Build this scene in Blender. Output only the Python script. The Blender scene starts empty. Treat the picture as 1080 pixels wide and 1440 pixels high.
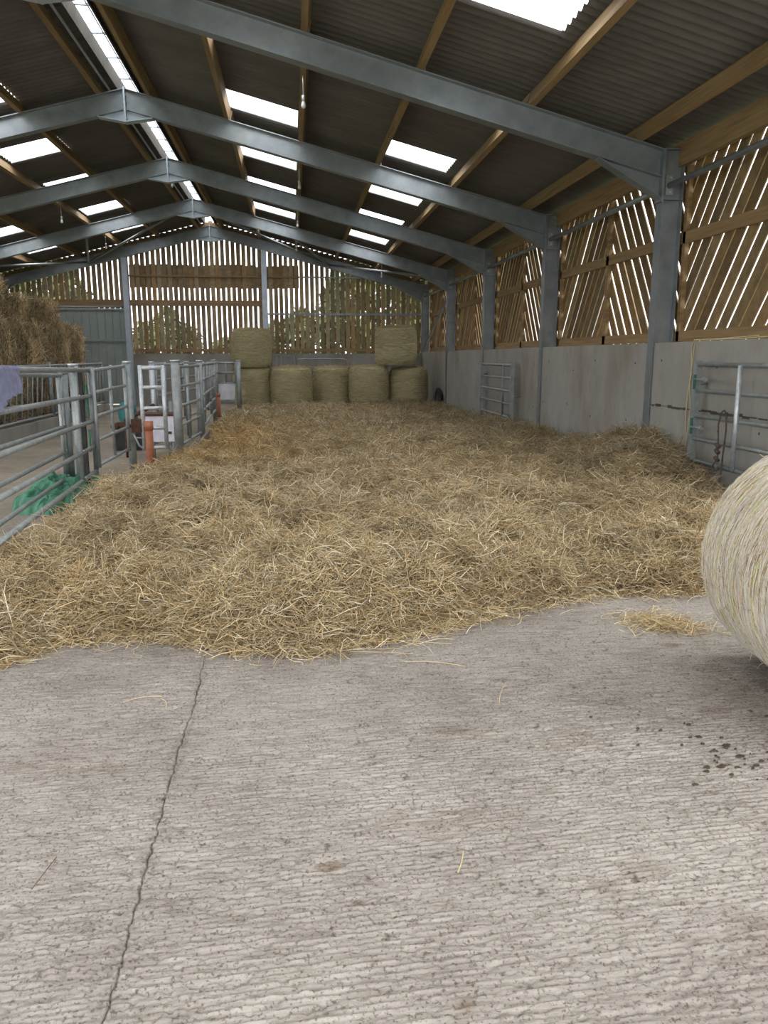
import bpy, math, random
import numpy as np
from mathutils import Vector, Matrix

random.seed(7)
rng = np.random.default_rng(7)
C = bpy.context.scene.collection
PI = math.pi
H_EYE = 1.6
XR = -2.6226            # ridge line
SL = 0.255              # roof slope
W = 4.606               # right column inner flange
FR = [9.693 + 4.5 * k for k in range(5)]     # portal frames
YE = FR[-1]
ROOT = {}

def ztop(x):            # top of the rafters
    return 5.931 - SL * abs(x - XR)

# ------------------------------------------------------------------ noise
def _h(ix, iy, seed):
    n = (ix.astype(np.int64) * 374761393 + iy.astype(np.int64) * 668265263 + seed * 1442695041) & 0xffffffff
    n = ((n ^ (n >> 13)) * 1274126177) & 0xffffffff
    n = (n ^ (n >> 16)) & 0xffffffff
    return n / 4294967295.0
def vnoise(x, y, seed=0):
    x = np.asarray(x, float); y = np.asarray(y, float)
    ix = np.floor(x); iy = np.floor(y); fx = x - ix; fy = y - iy
    fx = fx * fx * (3 - 2 * fx); fy = fy * fy * (3 - 2 * fy)
    a = _h(ix, iy, seed); b = _h(ix + 1, iy, seed); c = _h(ix, iy + 1, seed); d = _h(ix + 1, iy + 1, seed)
    return (a * (1 - fx) + b * fx) * (1 - fy) + (c * (1 - fx) + d * fx) * fy * 1.0
def fbm(x, y, o=4, seed=0):
    s = 0; a = 0.5; t = 0
    for k in range(o):
        s = s + a * vnoise(x * 2 ** k, y * 2 ** k, seed + k * 17); t += a; a *= 0.5
    return s / t

# ------------------------------------------------------------------ materials
def newmat(name):
    m = bpy.data.materials.new(name); m.use_nodes = True
    nt = m.node_tree; nt.nodes.clear()
    out = nt.nodes.new('ShaderNodeOutputMaterial'); b = nt.nodes.new('ShaderNodeBsdfPrincipled')
    nt.links.new(b.outputs[0], out.inputs[0])
    return m, nt, b, out
def N(nt, t, **k):
    n = nt.nodes.new(t)
    for a, v in k.items():
        if a in ('operation', 'blend_type', 'wave_type', 'bands_direction', 'data_type', 'attribute_name', 'noise_dimensions', 'feature'):
            setattr(n, a, v)
        else:
            n.inputs[a].default_value = v
    return n
def ramp(nt, stops):
    r = nt.nodes.new('ShaderNodeValToRGB'); e = r.color_ramp.elements
    while len(e) < len(stops): e.new(0.5)
    for i, (p, c) in enumerate(stops):
        e[i].position = p; e[i].color = (*c, 1)
    return r
def mottled(name, c1, c2, scale=3.0, rough=0.8, metal=0.0, stretch=(1, 1, 1), bump=0.0, bscale=60, detail=8, c3=None, s3=0.6, t3=(0.55, 0.72), spec=0.5):
    m, nt, b, out = newmat(name)
    tc = nt.nodes.new('ShaderNodeTexCoord'); mp = nt.nodes.new('ShaderNodeMapping')
    geo = nt.nodes.new('ShaderNodeNewGeometry')
    mp.inputs['Scale'].default_value = stretch
    nt.links.new(geo.outputs['Position'], mp.inputs[0])
    n = N(nt, 'ShaderNodeTexNoise', Scale=scale, Detail=detail, Roughness=0.65)
    nt.links.new(mp.outputs[0], n.inputs['Vector'])
    r = ramp(nt, [(0.3, c1), (0.7, c2)]); nt.links.new(n.outputs['Fac'], r.inputs[0])
    col = r.outputs[0]
    if c3 is not None:
        n3 = N(nt, 'ShaderNodeTexNoise', Scale=s3, Detail=6, Roughness=0.7)
        nt.links.new(mp.outputs[0], n3.inputs['Vector'])
        r3 = ramp(nt, [(t3[0], (0, 0, 0)), (t3[1], (1, 1, 1))]); nt.links.new(n3.outputs['Fac'], r3.inputs[0])
        mx = nt.nodes.new('ShaderNodeMix'); mx.data_type = 'RGBA'
        nt.links.new(r3.outputs[0], mx.inputs[0]); nt.links.new(col, mx.inputs[6]); mx.inputs[7].default_value = (*c3, 1)
        col = mx.outputs[2]
    nt.links.new(col, b.inputs['Base Color'])
    b.inputs['Roughness'].default_value = rough; b.inputs['Metallic'].default_value = metal
    b.inputs['Specular IOR Level'].default_value = spec
    if bump:
        n2 = N(nt, 'ShaderNodeTexNoise', Scale=bscale, Detail=6)
        nt.links.new(mp.outputs[0], n2.inputs['Vector'])
        bp = N(nt, 'ShaderNodeBump', Strength=bump, Distance=0.01)
        nt.links.new(n2.outputs['Fac'], bp.inputs['Height']); nt.links.new(bp.outputs[0], b.inputs['Normal'])
    return m
def vcol(name, rough=0.7, mul=None, transl=0.0, scale=0):
    m, nt, b, out = newmat(name)
    a = N(nt, 'ShaderNodeAttribute', attribute_name='Col')
    nt.links.new(a.outputs['Color'], b.inputs['Base Color'])
    b.inputs['Roughness'].default_value = rough; b.inputs['Specular IOR Level'].default_value = 0.3
    if transl:
        t = nt.nodes.new('ShaderNodeBsdfTranslucent'); nt.links.new(a.outputs['Color'], t.inputs[0])
        ms = nt.nodes.new('ShaderNodeMixShader'); ms.inputs[0].default_value = transl
        nt.links.new(b.outputs[0], ms.inputs[1]); nt.links.new(t.outputs[0], ms.inputs[2]); nt.links.new(ms.outputs[0], out.inputs[0])
    return m
M = {}
M['galv'] = mottled('galvanised_steel', (0.24, 0.27, 0.27), (0.41, 0.44, 0.44), 9, 0.5, 0.55, c3=(0.25, 0.22, 0.17), s3=2.5, t3=(0.6, 0.8))
M['galv_bright'] = mottled('bright_zinc', (0.45, 0.49, 0.52), (0.68, 0.72, 0.75), 25, 0.42, 0.6)
M['frame'] = mottled('frame_steel', (0.19, 0.215, 0.235), (0.29, 0.32, 0.335), 4, 0.42, 0.5, bump=0.05, c3=(0.24, 0.25, 0.24), s3=1.2)
M['frame_light'] = mottled('gusset_steel', (0.38, 0.45, 0.52), (0.52, 0.59, 0.66), 5, 0.45, 0.45)
M['conc'] = mottled('wall_concrete', (0.27, 0.26, 0.235), (0.36, 0.35, 0.315), 1.6, 0.9, c3=(0.22, 0.19, 0.145), s3=0.9, t3=(0.48, 0.72), bump=0.15, stretch=(1, 1, 0.5))
M['concdark'] = mottled('hole_dark', (0.05, 0.045, 0.035), (0.10, 0.09, 0.07), 6, 0.9)
M['timber'] = mottled('purlin_timber', (0.18, 0.115, 0.05), (0.33, 0.22, 0.105), 3.0, 0.75, stretch=(4, 0.4, 8), bump=0.1, c3=(0.14, 0.09, 0.045), s3=1.4)
M['timber_end'] = mottled('rail_timber', (0.22, 0.14, 0.075), (0.36, 0.24, 0.13), 3.0, 0.8, stretch=(0.4, 4, 8), bump=0.1)
M['sheet'] = mottled('fibre_cement', (0.096, 0.088, 0.082), (0.142, 0.130, 0.121), 3.0, 0.95, stretch=(0.4, 1, 1), c3=(0.10, 0.09, 0.075), s3=0.8)
M['rust'] = mottled('rusty_iron', (0.05, 0.022, 0.015), (0.12, 0.05, 0.032), 14, 0.9)
M['oldiron'] = mottled('old_chain_iron', (0.06, 0.045, 0.035), (0.16, 0.12, 0.09), 20, 0.8, 0.3)
M['black'] = mottled('black_rubber', (0.018, 0.018, 0.018), (0.04, 0.04, 0.04), 9, 0.85)
M['tape'] = mottled('green_paint', (0.015, 0.10, 0.06), (0.03, 0.17, 0.10), 9, 0.6)
M['door'] = mottled('door_sheet', (0.27, 0.32, 0.30), (0.33, 0.38, 0.35), 1.5, 0.55, 0.1)
M['pipe'] = mottled('orange_plastic', (0.30, 0.10, 0.05), (0.42, 0.16, 0.08), 8, 0.6)
M['cloth'] = mottled('lavender_cloth', (0.15, 0.16, 0.26), (0.25, 0.26, 0.38), 14, 0.95, bump=0.3, bscale=300)
M['tarp'] = mottled('green_tarpaulin', (0.035, 0.15, 0.085), (0.08, 0.26, 0.165), 6, 0.5, bump=0.25, bscale=160)
M['teal'] = mottled('teal_plastic', (0.02, 0.14, 0.15), (0.04, 0.22, 0.22), 6, 0.5)
M['trough'] = mottled('pale_enamel', (0.55, 0.56, 0.64), (0.75, 0.76, 0.82), 9, 0.5, c3=(0.45, 0.35, 0.30), s3=4, t3=(0.6, 0.75))
M['plank'] = mottled('grey_board', (0.20, 0.17, 0.13), (0.33, 0.29, 0.23), 8, 0.9)
M['glass_bulb'] = mottled('bulb_glass', (0.7, 0.7, 0.68), (0.8, 0.8, 0.78), 3, 0.15)
M['rope'] = mottled('baler_twine', (0.50, 0.42, 0.22), (0.66, 0.58, 0.36), 30, 0.9)
M['straw'] = vcol('straw_stalks', 0.65, transl=0.12)
M['hay'] = vcol('hay_stalks', 0.8, transl=0.08)
M['net'] = vcol('net_wrap', 0.6)
M['bed'] = mottled('straw_bed', (0.13, 0.09, 0.045), (0.30, 0.225, 0.12), 14, 0.95, bump=0.8, bscale=45)  # underlay kept darker than the stalks, painting in shade deep in the straw
M['baleskin'] = mottled('bale_skin', (0.42, 0.36, 0.21), (0.66, 0.57, 0.36), 5, 0.9, stretch=(3, 3, 26), bump=0.5, bscale=12, c3=(0.25, 0.26, 0.12), s3=1.2, t3=(0.42, 0.66))
M['bigbale'] = mottled('near_bale_skin', (0.42, 0.36, 0.22), (0.72, 0.66, 0.50), 14, 0.9, bump=0.6, bscale=60)
M['haycore'] = mottled('hay_core', (0.14, 0.10, 0.05), (0.34, 0.25, 0.14), 5, 0.95, stretch=(3, 3, 1), bump=0.9, bscale=18)
M['leaf'] = mottled('tree_leaves', (0.03, 0.05, 0.014), (0.075, 0.105, 0.03), 2.5, 0.8)
M['bark'] = mottled('tree_bark', (0.07, 0.05, 0.035), (0.13, 0.10, 0.07), 5, 0.9)
M['grass'] = mottled('field_grass', (0.06, 0.10, 0.03), (0.12, 0.17, 0.06), 1.0, 0.95)
M['dirt'] = mottled('dried_muck', (0.035, 0.025, 0.015), (0.09, 0.065, 0.04), 30, 0.95)

# slatted boards: tone differs board by board through a stored attribute
def boards_mat():
    m, nt, b, out = newmat('larch_boards')
    a = N(nt, 'ShaderNodeAttribute', attribute_name='Col')
    geo = nt.nodes.new('ShaderNodeNewGeometry')
    n = N(nt, 'ShaderNodeTexNoise', Scale=7.0, Detail=8, Roughness=0.7)
    nt.links.new(geo.outputs['Position'], n.inputs['Vector'])
    r = ramp(nt, [(0.3, (0.55, 0.55, 0.55)), (0.7, (1.15, 1.15, 1.15))]); nt.links.new(n.outputs['Fac'], r.inputs[0])
    mx = nt.nodes.new('ShaderNodeMix'); mx.data_type = 'RGBA'; mx.blend_type = 'MULTIPLY'; mx.inputs[0].default_value = 1
    nt.links.new(a.outputs['Color'], mx.inputs[6]); nt.links.new(r.outputs[0], mx.inputs[7])
    nt.links.new(mx.outputs[2], b.inputs['Base Color']); b.inputs['Roughness'].default_value = 0.8
    return m
M['boards'] = boards_mat()

# clear roof light: lets the sky through, slightly milky
def light_mat(name, t):
    m, nt, b, out = newmat(name)
    tr = nt.nodes.new('ShaderNodeBsdfTransparent'); tr.inputs[0].default_value = (0.97, 0.98, 1, 1)
    tl = nt.nodes.new('ShaderNodeBsdfTranslucent'); tl.inputs[0].default_value = (0.9, 0.92, 0.93, 1)
    ms = nt.nodes.new('ShaderNodeMixShader'); ms.inputs[0].default_value = t
    nt.links.new(tl.outputs[0], ms.inputs[1]); nt.links.new(tr.outputs[0], ms.inputs[2]); nt.links.new(ms.outputs[0], out.inputs[0])
    return m
M['rooflight'] = light_mat('clear_rooflight', 0.8)

def floor_mat():
    m, nt, b, out = newmat('brushed_concrete')
    geo = nt.nodes.new('ShaderNodeNewGeometry'); L = nt.links.new
    n1 = N(nt, 'ShaderNodeTexNoise', Scale=1.1, Detail=10, Roughness=0.7); L(geo.outputs['Position'], n1.inputs['Vector'])
    r1 = ramp(nt, [(0.3, (0.23, 0.205, 0.178)), (0.5, (0.315, 0.288, 0.255)), (0.70, (0.40, 0.373, 0.335))]); L(n1.outputs['Fac'], r1.inputs[0])
    # streaks along the tining
    mp = nt.nodes.new('ShaderNodeMapping'); mp.inputs['Scale'].default_value = (5, 55, 5); mp.inputs['Rotation'].default_value = (0, 0, -0.05)
    L(geo.outputs['Position'], mp.inputs[0])
    n2 = N(nt, 'ShaderNodeTexNoise', Scale=1.0, Detail=6, Roughness=0.7); L(mp.outputs[0], n2.inputs['Vector'])
    r2 = ramp(nt, [(0.32, (0.60, 0.57, 0.53)), (0.52, (1, 1, 1)), (0.7, (1.13, 1.13, 1.13))]); L(n2.outputs['Fac'], r2.inputs[0])
    mx = nt.nodes.new('ShaderNodeMix'); mx.data_type = 'RGBA'; mx.blend_type = 'MULTIPLY'; mx.inputs[0].default_value = 1
    L(r1.outputs[0], mx.inputs[6]); L(r2.outputs[0], mx.inputs[7])
    # fine pores
    n3 = N(nt, 'ShaderNodeTexNoise', Scale=90.0, Detail=3, Roughness=0.6); L(geo.outputs['Position'], n3.inputs['Vector'])
    r3 = ramp(nt, [(0.33, (0.42, 0.38, 0.34)), (0.46, (1, 1, 1))]); L(n3.outputs['Fac'], r3.inputs[0])
    mx2 = nt.nodes.new('ShaderNodeMix'); mx2.data_type = 'RGBA'; mx2.blend_type = 'MULTIPLY'; mx2.inputs[0].default_value = 1
    L(mx.outputs[2], mx2.inputs[6]); L(r3.outputs[0], mx2.inputs[7])
    a = N(nt, 'ShaderNodeAttribute', attribute_name='Col')      # stains, crack filling
    mx3 = nt.nodes.new('ShaderNodeMix'); mx3.data_type = 'RGBA'; mx3.blend_type = 'MULTIPLY'; mx3.inputs[0].default_value = 1
    L(mx2.outputs[2], mx3.inputs[6]); L(a.outputs['Color'], mx3.inputs[7])
    L(mx3.outputs[2], b.inputs['Base Color']); b.inputs['Roughness'].default_value = 0.9
    bp = N(nt, 'ShaderNodeBump', Strength=0.7, Distance=0.004); n4 = N(nt, 'ShaderNodeTexNoise', Scale=120.0, Detail=5); L(geo.outputs['Position'], n4.inputs['Vector'])
    L(n4.outputs['Fac'], bp.inputs['Height']); L(bp.outputs[0], b.inputs['Normal'])
    return m
M['floor'] = floor_mat()

# ------------------------------------------------------------------ mesh building
class MB:
    def __init__(s): s.v = []; s.f = []; s.c = []; s.n = 0; s.smooth = []
    def add(s, v, f, col=None, smooth=False):
        v = np.asarray(v, float).reshape(-1, 3)
        s.v.append(v); s.f += [tuple(i + s.n for i in q) for q in f]; s.smooth += [smooth] * len(f)
        s.c.append(np.tile(np.array(col if col is not None else (1, 1, 1), float), (len(v), 1))); s.n += len(v)
        return s
    def box(s, a, b, col=None):
        x0, y0, z0 = a; x1, y1, z1 = b
        v = [(x0, y0, z0), (x1, y0, z0), (x1, y1, z0), (x0, y1, z0), (x0, y0, z1), (x1, y0, z1), (x1, y1, z1), (x0, y1, z1)]
        return s.add(v, [(3, 2, 1, 0), (4, 5, 6, 7), (0, 1, 5, 4), (1, 2, 6, 5), (2, 3, 7, 6), (3, 0, 4, 7)], col)
    def prism(s, poly, axis, d0, d1, col=None):
        # poly: 2-D points, extruded along axis 0/1/2
        n = len(poly); v = []
        for d in (d0, d1):
            for p in poly:
                q = list(p); q.insert(axis, d); v.append(q)
        f = [tuple(range(n - 1, -1, -1)), tuple(range(n, 2 * n))] + [(i, (i + 1) % n, (i + 1) % n + n, i + n) for i in range(n)]
        return s.add(v, f, col)
    def tube(s, p, q, r, n=10, r2=None, caps=True):
        p = Vector(p); q = Vector(q); d = (q - p).normalized()
        u = d.orthogonal().normalized(); w = d.cross(u); v = []
        for c, rr in ((p, r), (q, r2 or r)):
            for i in range(n):
                a = 2 * PI * i / n; v.append(c + u * (rr * math.cos(a)) + w * (rr * math.sin(a)))
        s.add([tuple(x) for x in v], [(i, (i + 1) % n, (i + 1) % n + n, i + n) for i in range(n)], smooth=True)
        if caps:
            s.f += [tuple(s.n - 2 * n + i for i in range(n - 1, -1, -1)), tuple(s.n - n + i for i in range(n))]; s.smooth += [False, False]
        return s
    def path(s, pts, r, n=8):
        pts = [Vector(p) for p in pts]; v = []; m = len(pts)
        up = Vector((0.13, 0.21, 0.97))
        for k, p in enumerate(pts):
            d = (pts[min(k + 1, m - 1)] - pts[max(k - 1, 0)]).normalized()
            u = d.cross(up)
            if u.length < 0.05: u = d.cross(Vector((1, 0, 0)))
            u.normalize(); w = d.cross(u)
            for i in range(n):
                a = 2 * PI * i / n; v.append(tuple(p + u * (r * math.cos(a)) + w * (r * math.sin(a))))
        f = [(k * n + i, k * n + (i + 1) % n, (k + 1) * n + (i + 1) % n, (k + 1) * n + i) for k in range(m - 1) for i in range(n)]
        return s.add(v, f, smooth=True)
    def lathe(s, c, prof, n=24, col=None):       # prof: (r, z)
        v = []; m = len(prof)
        for r, z in prof:
            for i in range(n):
                a = 2 * PI * i / n; v.append((c[0] + r * math.cos(a), c[1] + r * math.sin(a), c[2] + z))
        f = [(k * n + i, k * n + (i + 1) % n, (k + 1) * n + (i + 1) % n, (k + 1) * n + i) for k in range(m - 1) for i in range(n)]
        f += [tuple(range(n - 1, -1, -1)), tuple((m - 1) * n + i for i in range(n))]
        return s.add(v, f, col, smooth=True)
    def grid(s, X, Y, Z, col=None):
        a, b = X.shape; v = np.stack([X, Y, Z], -1).reshape(-1, 3)
        f = [(i * b + j, (i + 1) * b + j, (i + 1) * b + j + 1, i * b + j + 1) for i in range(a - 1) for j in range(b - 1)]
        return s.add(v, f, col, smooth=True)

def build(name, mb, mat, parent=None, base=None):
    v = np.concatenate(mb.v)
    loc = np.zeros(3)
    if parent is not None:
        loc = np.array(ROOT[parent.name])
    elif base is not None:
        loc = np.array(base, float)
    me = bpy.data.meshes.new(name)
    me.from_pydata((v - loc).tolist(), [], mb.f)
    me.polygons.foreach_set('use_smooth', mb.smooth)
    at = me.color_attributes.new('Col', 'FLOAT_COLOR', 'POINT')
    c = np.concatenate(mb.c); at.data.foreach_set('color', np.concatenate([c, np.ones((len(c), 1))], 1).ravel())
    me.materials.append(mat); me.update()
    o = bpy.data.objects.new(name, me); C.objects.link(o)
    if parent is not None:
        o.parent = parent; ROOT[o.name] = tuple(loc)
    else:
        o.location = loc; ROOT[o.name] = tuple(loc)
    return o

def build_np(name, V, F, mat, parent=None, base=(0, 0, 0), col=None, smooth=True):
    loc = np.array(ROOT[parent.name]) if parent is not None else np.array(base, float)
    me = bpy.data.meshes.new(name); nv = len(V); nf = len(F); k = F.shape[1]
    me.vertices.add(nv); me.vertices.foreach_set('co', (V - loc).astype(np.float32).ravel())
    me.loops.add(nf * k); me.loops.foreach_set('vertex_index', F.astype(np.int32).ravel())
    me.polygons.add(nf); me.polygons.foreach_set('loop_start', np.arange(0, nf * k, k, dtype=np.int32))
    try: me.polygons.foreach_set('loop_total', np.full(nf, k, dtype=np.int32))
    except Exception: pass
    me.update(calc_edges=True)
    me.polygons.foreach_set('use_smooth', np.full(nf, smooth))
    if col is not None:
        at = me.color_attributes.new('Col', 'FLOAT_COLOR', 'POINT')
        at.data.foreach_set('color', np.concatenate([col, np.ones((nv, 1))], 1).astype(np.float32).ravel())
    me.materials.append(mat); me.validate()
    o = bpy.data.objects.new(name, me); C.objects.link(o)
    if parent is not None: o.parent = parent
    else: o.location = loc
    ROOT[o.name] = tuple(loc)
    return o

def empty(name, loc):
    o = bpy.data.objects.new(name, None); C.objects.link(o); o.location = loc; o.empty_display_size = 0.2
    ROOT[o.name] = tuple(loc); return o
def tag(o, label=None, cat=None, group=None, kind=None):
    if label: o['label'] = label
    if cat: o['category'] = cat
    if group: o['group'] = group
    if kind: o['kind'] = kind
    return o

def strands(P, D, L, R, col, bend=0.35, segs=4, wig=0.15, grav=None):
    """thin three sided stalks: P centres, D unit directions, L lengths, R radii"""
    n = len(P)
    B = rng.normal(size=(n, 3)); B -= (B * D).sum(1)[:, None] * D; B /= np.linalg.norm(B, axis=1)[:, None] + 1e-9
    if grav is not None: B = B + np.array(grav); B /= np.linalg.norm(B, axis=1)[:, None]
    B2 = np.cross(D, B)
    bd = bend * rng.uniform(0.1, 1.3, n); wg = wig * rng.normal(size=n)
    t = np.linspace(-0.5, 0.5, segs + 1)
    pts = P[:, None] + D[:, None] * (L[:, None, None] * t[None, :, None]) \
        + B[:, None] * (L * bd)[:, None, None] * (4 * t * t - 0.5)[None, :, None] * 0.5 \
        + B2[:, None] * (L * wg)[:, None, None] * np.sin(t * 5.0)[None, :, None]
    T = np.gradient(pts, axis=1); T /= np.linalg.norm(T, axis=2)[..., None] + 1e-9
    ref = np.where(np.abs(T[..., 2:3]) > 0.9, np.array([1.0, 0, 0]), np.array([0, 0, 1.0]))
    U = np.cross(T, ref); U /= np.linalg.norm(U, axis=2)[..., None] + 1e-9; Wv = np.cross(T, U)
    tap = np.ones(segs + 1); tap[0] = 0.75; tap[-1] = 0.4
    V = np.empty((n, segs + 1, 3, 3))
    for k in range(3):
        a = 2 * PI * k / 3
        V[:, :, k] = pts + (U * math.cos(a) + Wv * math.sin(a)) * (R[:, None] * tap[None, :])[..., None]
    base = (np.arange(n) * (segs + 1) * 3)[:, None, None]
    s_ = np.arange(segs)[None, :, None] * 3; k_ = np.arange(3)[None, None, :]; k2 = (k_ + 1) % 3
    F = np.stack([base + s_ + k_, base + s_ + k2, base + s_ + 3 + k2, base + s_ + 3 + k_], -1).reshape(-1, 4)
    cc = np.repeat(col, (segs + 1) * 3, axis=0)
    return V.reshape(-1, 3), F, cc
def joinv(parts):
    V = []; F = []; Cc = []; o = 0
    for v, f, c in parts:
        V.append(v); F.append(f + o); Cc.append(c); o += len(v)
    return np.concatenate(V), np.concatenate(F), np.concatenate(Cc)

# ================================================================== GROUND AND FLOOR
m = MB(); m.add([(-70, -30, -0.12), (70, -30, -0.12), (70, 110, -0.12), (-70, 110, -0.12)], [(0, 1, 2, 3)])
tag(build('ground', m, M['grass']), kind='structure')

def build_floor():
    xs = np.concatenate([np.linspace(-14, -2.2, 30), np.arange(-2.18, -0.58, 0.011), np.arange(-0.58, -0.43, 0.0035), np.arange(-0.43, 2.6, 0.011), np.linspace(2.62, 8, 24)])
    ys = [-14, -9, -5, -3, -1, 0.3, 1.0]; y = 1.2
    while y < 30: ys.append(y); y += 0.0036 if y < 3.0 else (0.0065 if y < 4.6 else max(0.008, min(0.4, 0.02 * (y - 4.0))) )
    ys = np.array(ys); X, Y = np.meshgrid(xs, ys, indexing='ij')
    left = X < -0.505
    yy = Y - 0.05 * X + np.where(left, -0.012 * X + 0.011, 0)
    amp = np.clip(fbm(X * 0.9, Y * 1.3, 3, 5) * 1.7 - 0.25, 0.15, 1)
    ph = yy / np.where(left, 0.019, 0.0225) + 0.55 * fbm(X * 2.2, Y * 2.2, 3, 3)
    w = 0.5 + 0.5 * np.cos(2 * PI * ph)
    row = np.floor(ph); rowh = _h(row, row * 0, 4)
    strong = np.where(rowh > 0.82, 1.9, 1.0)
    brk = fbm(X * 22, Y * 60, 3, 9)
    z = 0.0048 * amp * strong * (w ** 1.6) * np.clip(brk * 2.4 - 0.45, 0, 1.3)
    z -= 0.0030 * np.clip(fbm(X * 50, Y * 75, 2, 21) - 0.56, 0, 1) * 10
    z += 0.0026 * np.clip(fbm(X * 60, Y * 95, 2, 27) - 0.58, 0, 1) * 8 * np.clip(fbm(X * 3, Y * 3, 2, 28) * 3 - 1, 0, 1)
    z += 0.003 * (fbm(X * 1.1, Y * 1.1, 3, 40) - 0.5)
    cw = 0.014 * (fbm(Y * 3.0, Y * 0, 3, 77) - 0.5) * 2 + 0.016 * (fbm(Y * 26, Y * 0, 2, 78) - 0.5)
    d = np.abs(X + 0.505 - cw); cwid = 0.0018 + 0.0045 * vnoise(Y * 9, Y * 0, 79) ** 2 + 0.003 * np.clip(2.2 - Y, 0, 1)
    inn = np.clip(1 - d / cwid, 0, 1) * (Y < 6)
    z -= 0.008 * np.minimum(inn * 2, 1)
    near = np.clip((8 - Y) / 3, 0, 1); z = z * near - 0.004
    col = np.ones(X.shape + (3,))
    col = col * (1 - np.minimum(inn * 1.4, 1)[..., None] * np.array([0.55, 0.58, 0.64]))
    edge = np.clip(1 - d / 0.045, 0, 1) * np.clip(fbm(X * 30, Y * 14, 3, 91) * 3 - 1.1, 0, 1) * (Y < 6)
    col = col * (1 - 0.28 * edge[..., None])
    def stain(cx, cy, rx, ry, c, s, seed, p=1.0):
        nonlocal col
        q = ((X - cx) / rx) ** 2 + ((Y - cy) / ry) ** 2
        a = np.clip(1.25 - q - 1.6 * (fbm((X - cx) * 14 + seed, (Y - cy) * 14, 3, seed) - 0.4), 0, 1) * s
        col = col * (1 - a[..., None] * (1 - np.array(c)))
    for i, (sx, sy, rx, ry, s_) in enumerate([(0.08, 2.20, .05, .03, .9), (1.06, 2.06, .10, .06, .55), (0.93, 2.0, .07, .05, .35), (0.16, 2.02, .025, .02, .8), (1.15, 2.9, .16, .09, .35), (0.72, 3.05, .2, .06, .4), (1.0, 3.55, .06, .035, .7),
                                             (1.9, 3.1, .1, .05, .5), (-.78, 2.9, .12, .06, .3), (2.1, 3.9, .08, .04, .6), (0.4, 1.62, .04, .03, .7), (-0.9, 2.0, .05, .04, .5), (1.4, 3.3, .3, .1, .22), (1.3, 1.75, .12, .1, .3), (0.5, 2.4, .3, .1, .15), (-1.0, 3.0, .3, .2, .15)]):
        stain(sx, sy, rx, ry, (0.50, 0.38, 0.27), s_, 100 + i)
    # scattered specks of trodden dirt, thicker towards the right
    sp = np.clip(vnoise(X * 95, Y * 85, 131) * vnoise(X * 38, Y * 38, 133) - 0.64, 0, 1) * 14 * np.clip(0.45 + 0.35 * X, 0.15, 1) * np.clip(fbm(X * 2, Y * 2, 2, 132) * 3 - 0.6, 0, 1)
    col = col * (1 - np.clip(sp, 0, 0.65)[..., None] * np.array([0.9, 0.95, 1.0]))
    # ground further in is trodden and dustier
    far = np.clip((Y - 5) / 4, 0, 1)[..., None]
    col = col * (1 - far * (1 - np.array([0.93, 0.86, 0.76])))
    a, b = X.shape; idx = np.arange(a * b).reshape(a, b)
    F = np.stack([idx[:-1, :-1], idx[1:, :-1], idx[1:, 1:], idx[:-1, 1:]], -1).reshape(-1, 4)
    return build_np('floor', np.stack([X, Y, z], -1).reshape(-1, 3), F, M['floor'], col=col.reshape(-1, 3))
fl = tag(build_floor(), kind='structure')

# ================================================================== ROOF
Y0 = -3.3; YB = YE + 0.25  # roof and rooflights extended unseen past the camera to shade the near floor
SKR = [(-1.8, -0.85), (1.2, 2.15), (4.2, 5.15), (7.2, 8.2), (10.2, 11.15), (13.2, 14.15), (16.25, 17.2), (19.15, 20.1), (22.1, 23.05), (25.1, 26.1)]
SHEET = 0.215
def mir(x): return 2 * XR - x
def sheet_patch(x0, x1, y0, y1):
    nx = 2; ny = max(2, int(round((y1 - y0) / 0.0183)))
    xs = np.linspace(x0, x1, nx); ys = np.linspace(y0, y1, ny + 1)
    X, Y = np.meshgrid(xs, ys, indexing='ij'); Z = 5.931 + SHEET - SL * np.abs(X - XR) + 0.024 * np.cos(2 * PI * Y / 0.146)
    return X, Y, Z
RG = 0.165
def roof_side(side):
    mb = MB(); f = (lambda x: x) if side > 0 else mir
    xs = [XR + RG, -0.93, 0.2, 1.66, 2.76, 5.1]
    for i in range(5):
        if i in (1, 3):
            y = Y0
            for a, b in SKR:
                mb.grid(*sheet_patch(f(xs[i]), f(xs[i + 1]), y, a)); y = b
            mb.grid(*sheet_patch(f(xs[i]), f(xs[i + 1]), y, YB))
        else:
            mb.grid(*sheet_patch(f(xs[i]), f(xs[i + 1]), Y0, YB))
    # the lap of each row of sheets over the one below
    for x in (0.30, 2.86):
        X, Y, Z = sheet_patch(f(x - 0.09), f(x + 0.09), Y0, YB); mb.grid(X, Y, Z - 0.008)
    return mb
ceil = empty('ceiling', (XR, Y0, 5.9)); tag(ceil, kind='structure')
build('roof_sheeting', roof_side(1), M['sheet'], ceil); build('roof_sheeting', roof_side(-1), M['sheet'], ceil)
for s in (-1, 1):      # upstands beside the open ridge
    mb = MB(); x = XR + s * (RG + 0.01)
    mb.box((x - 0.012, Y0, 6.02), (x + 0.012, YB, 6.27)); build('ridge_upstand', mb, M['concdark'], ceil)
mb = MB(); y = Y0
while y < YB: mb.box((XR - RG, y, 6.26), (XR + RG, y + 0.03, 6.285)); y += 0.95
mb.box((XR - 0.008, Y0, 6.27), (XR + 0.008, YB, 6.30)); build('ridge_crossbar', mb, M['frame'], ceil)
mb = MB(); mb.tube((XR - 0.30, Y0, 6.0), (XR - 0.30, YB, 6.0), 0.02); build('ridge_cable_tray', mb, M['galv_bright'], ceil)
k = 1
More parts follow.
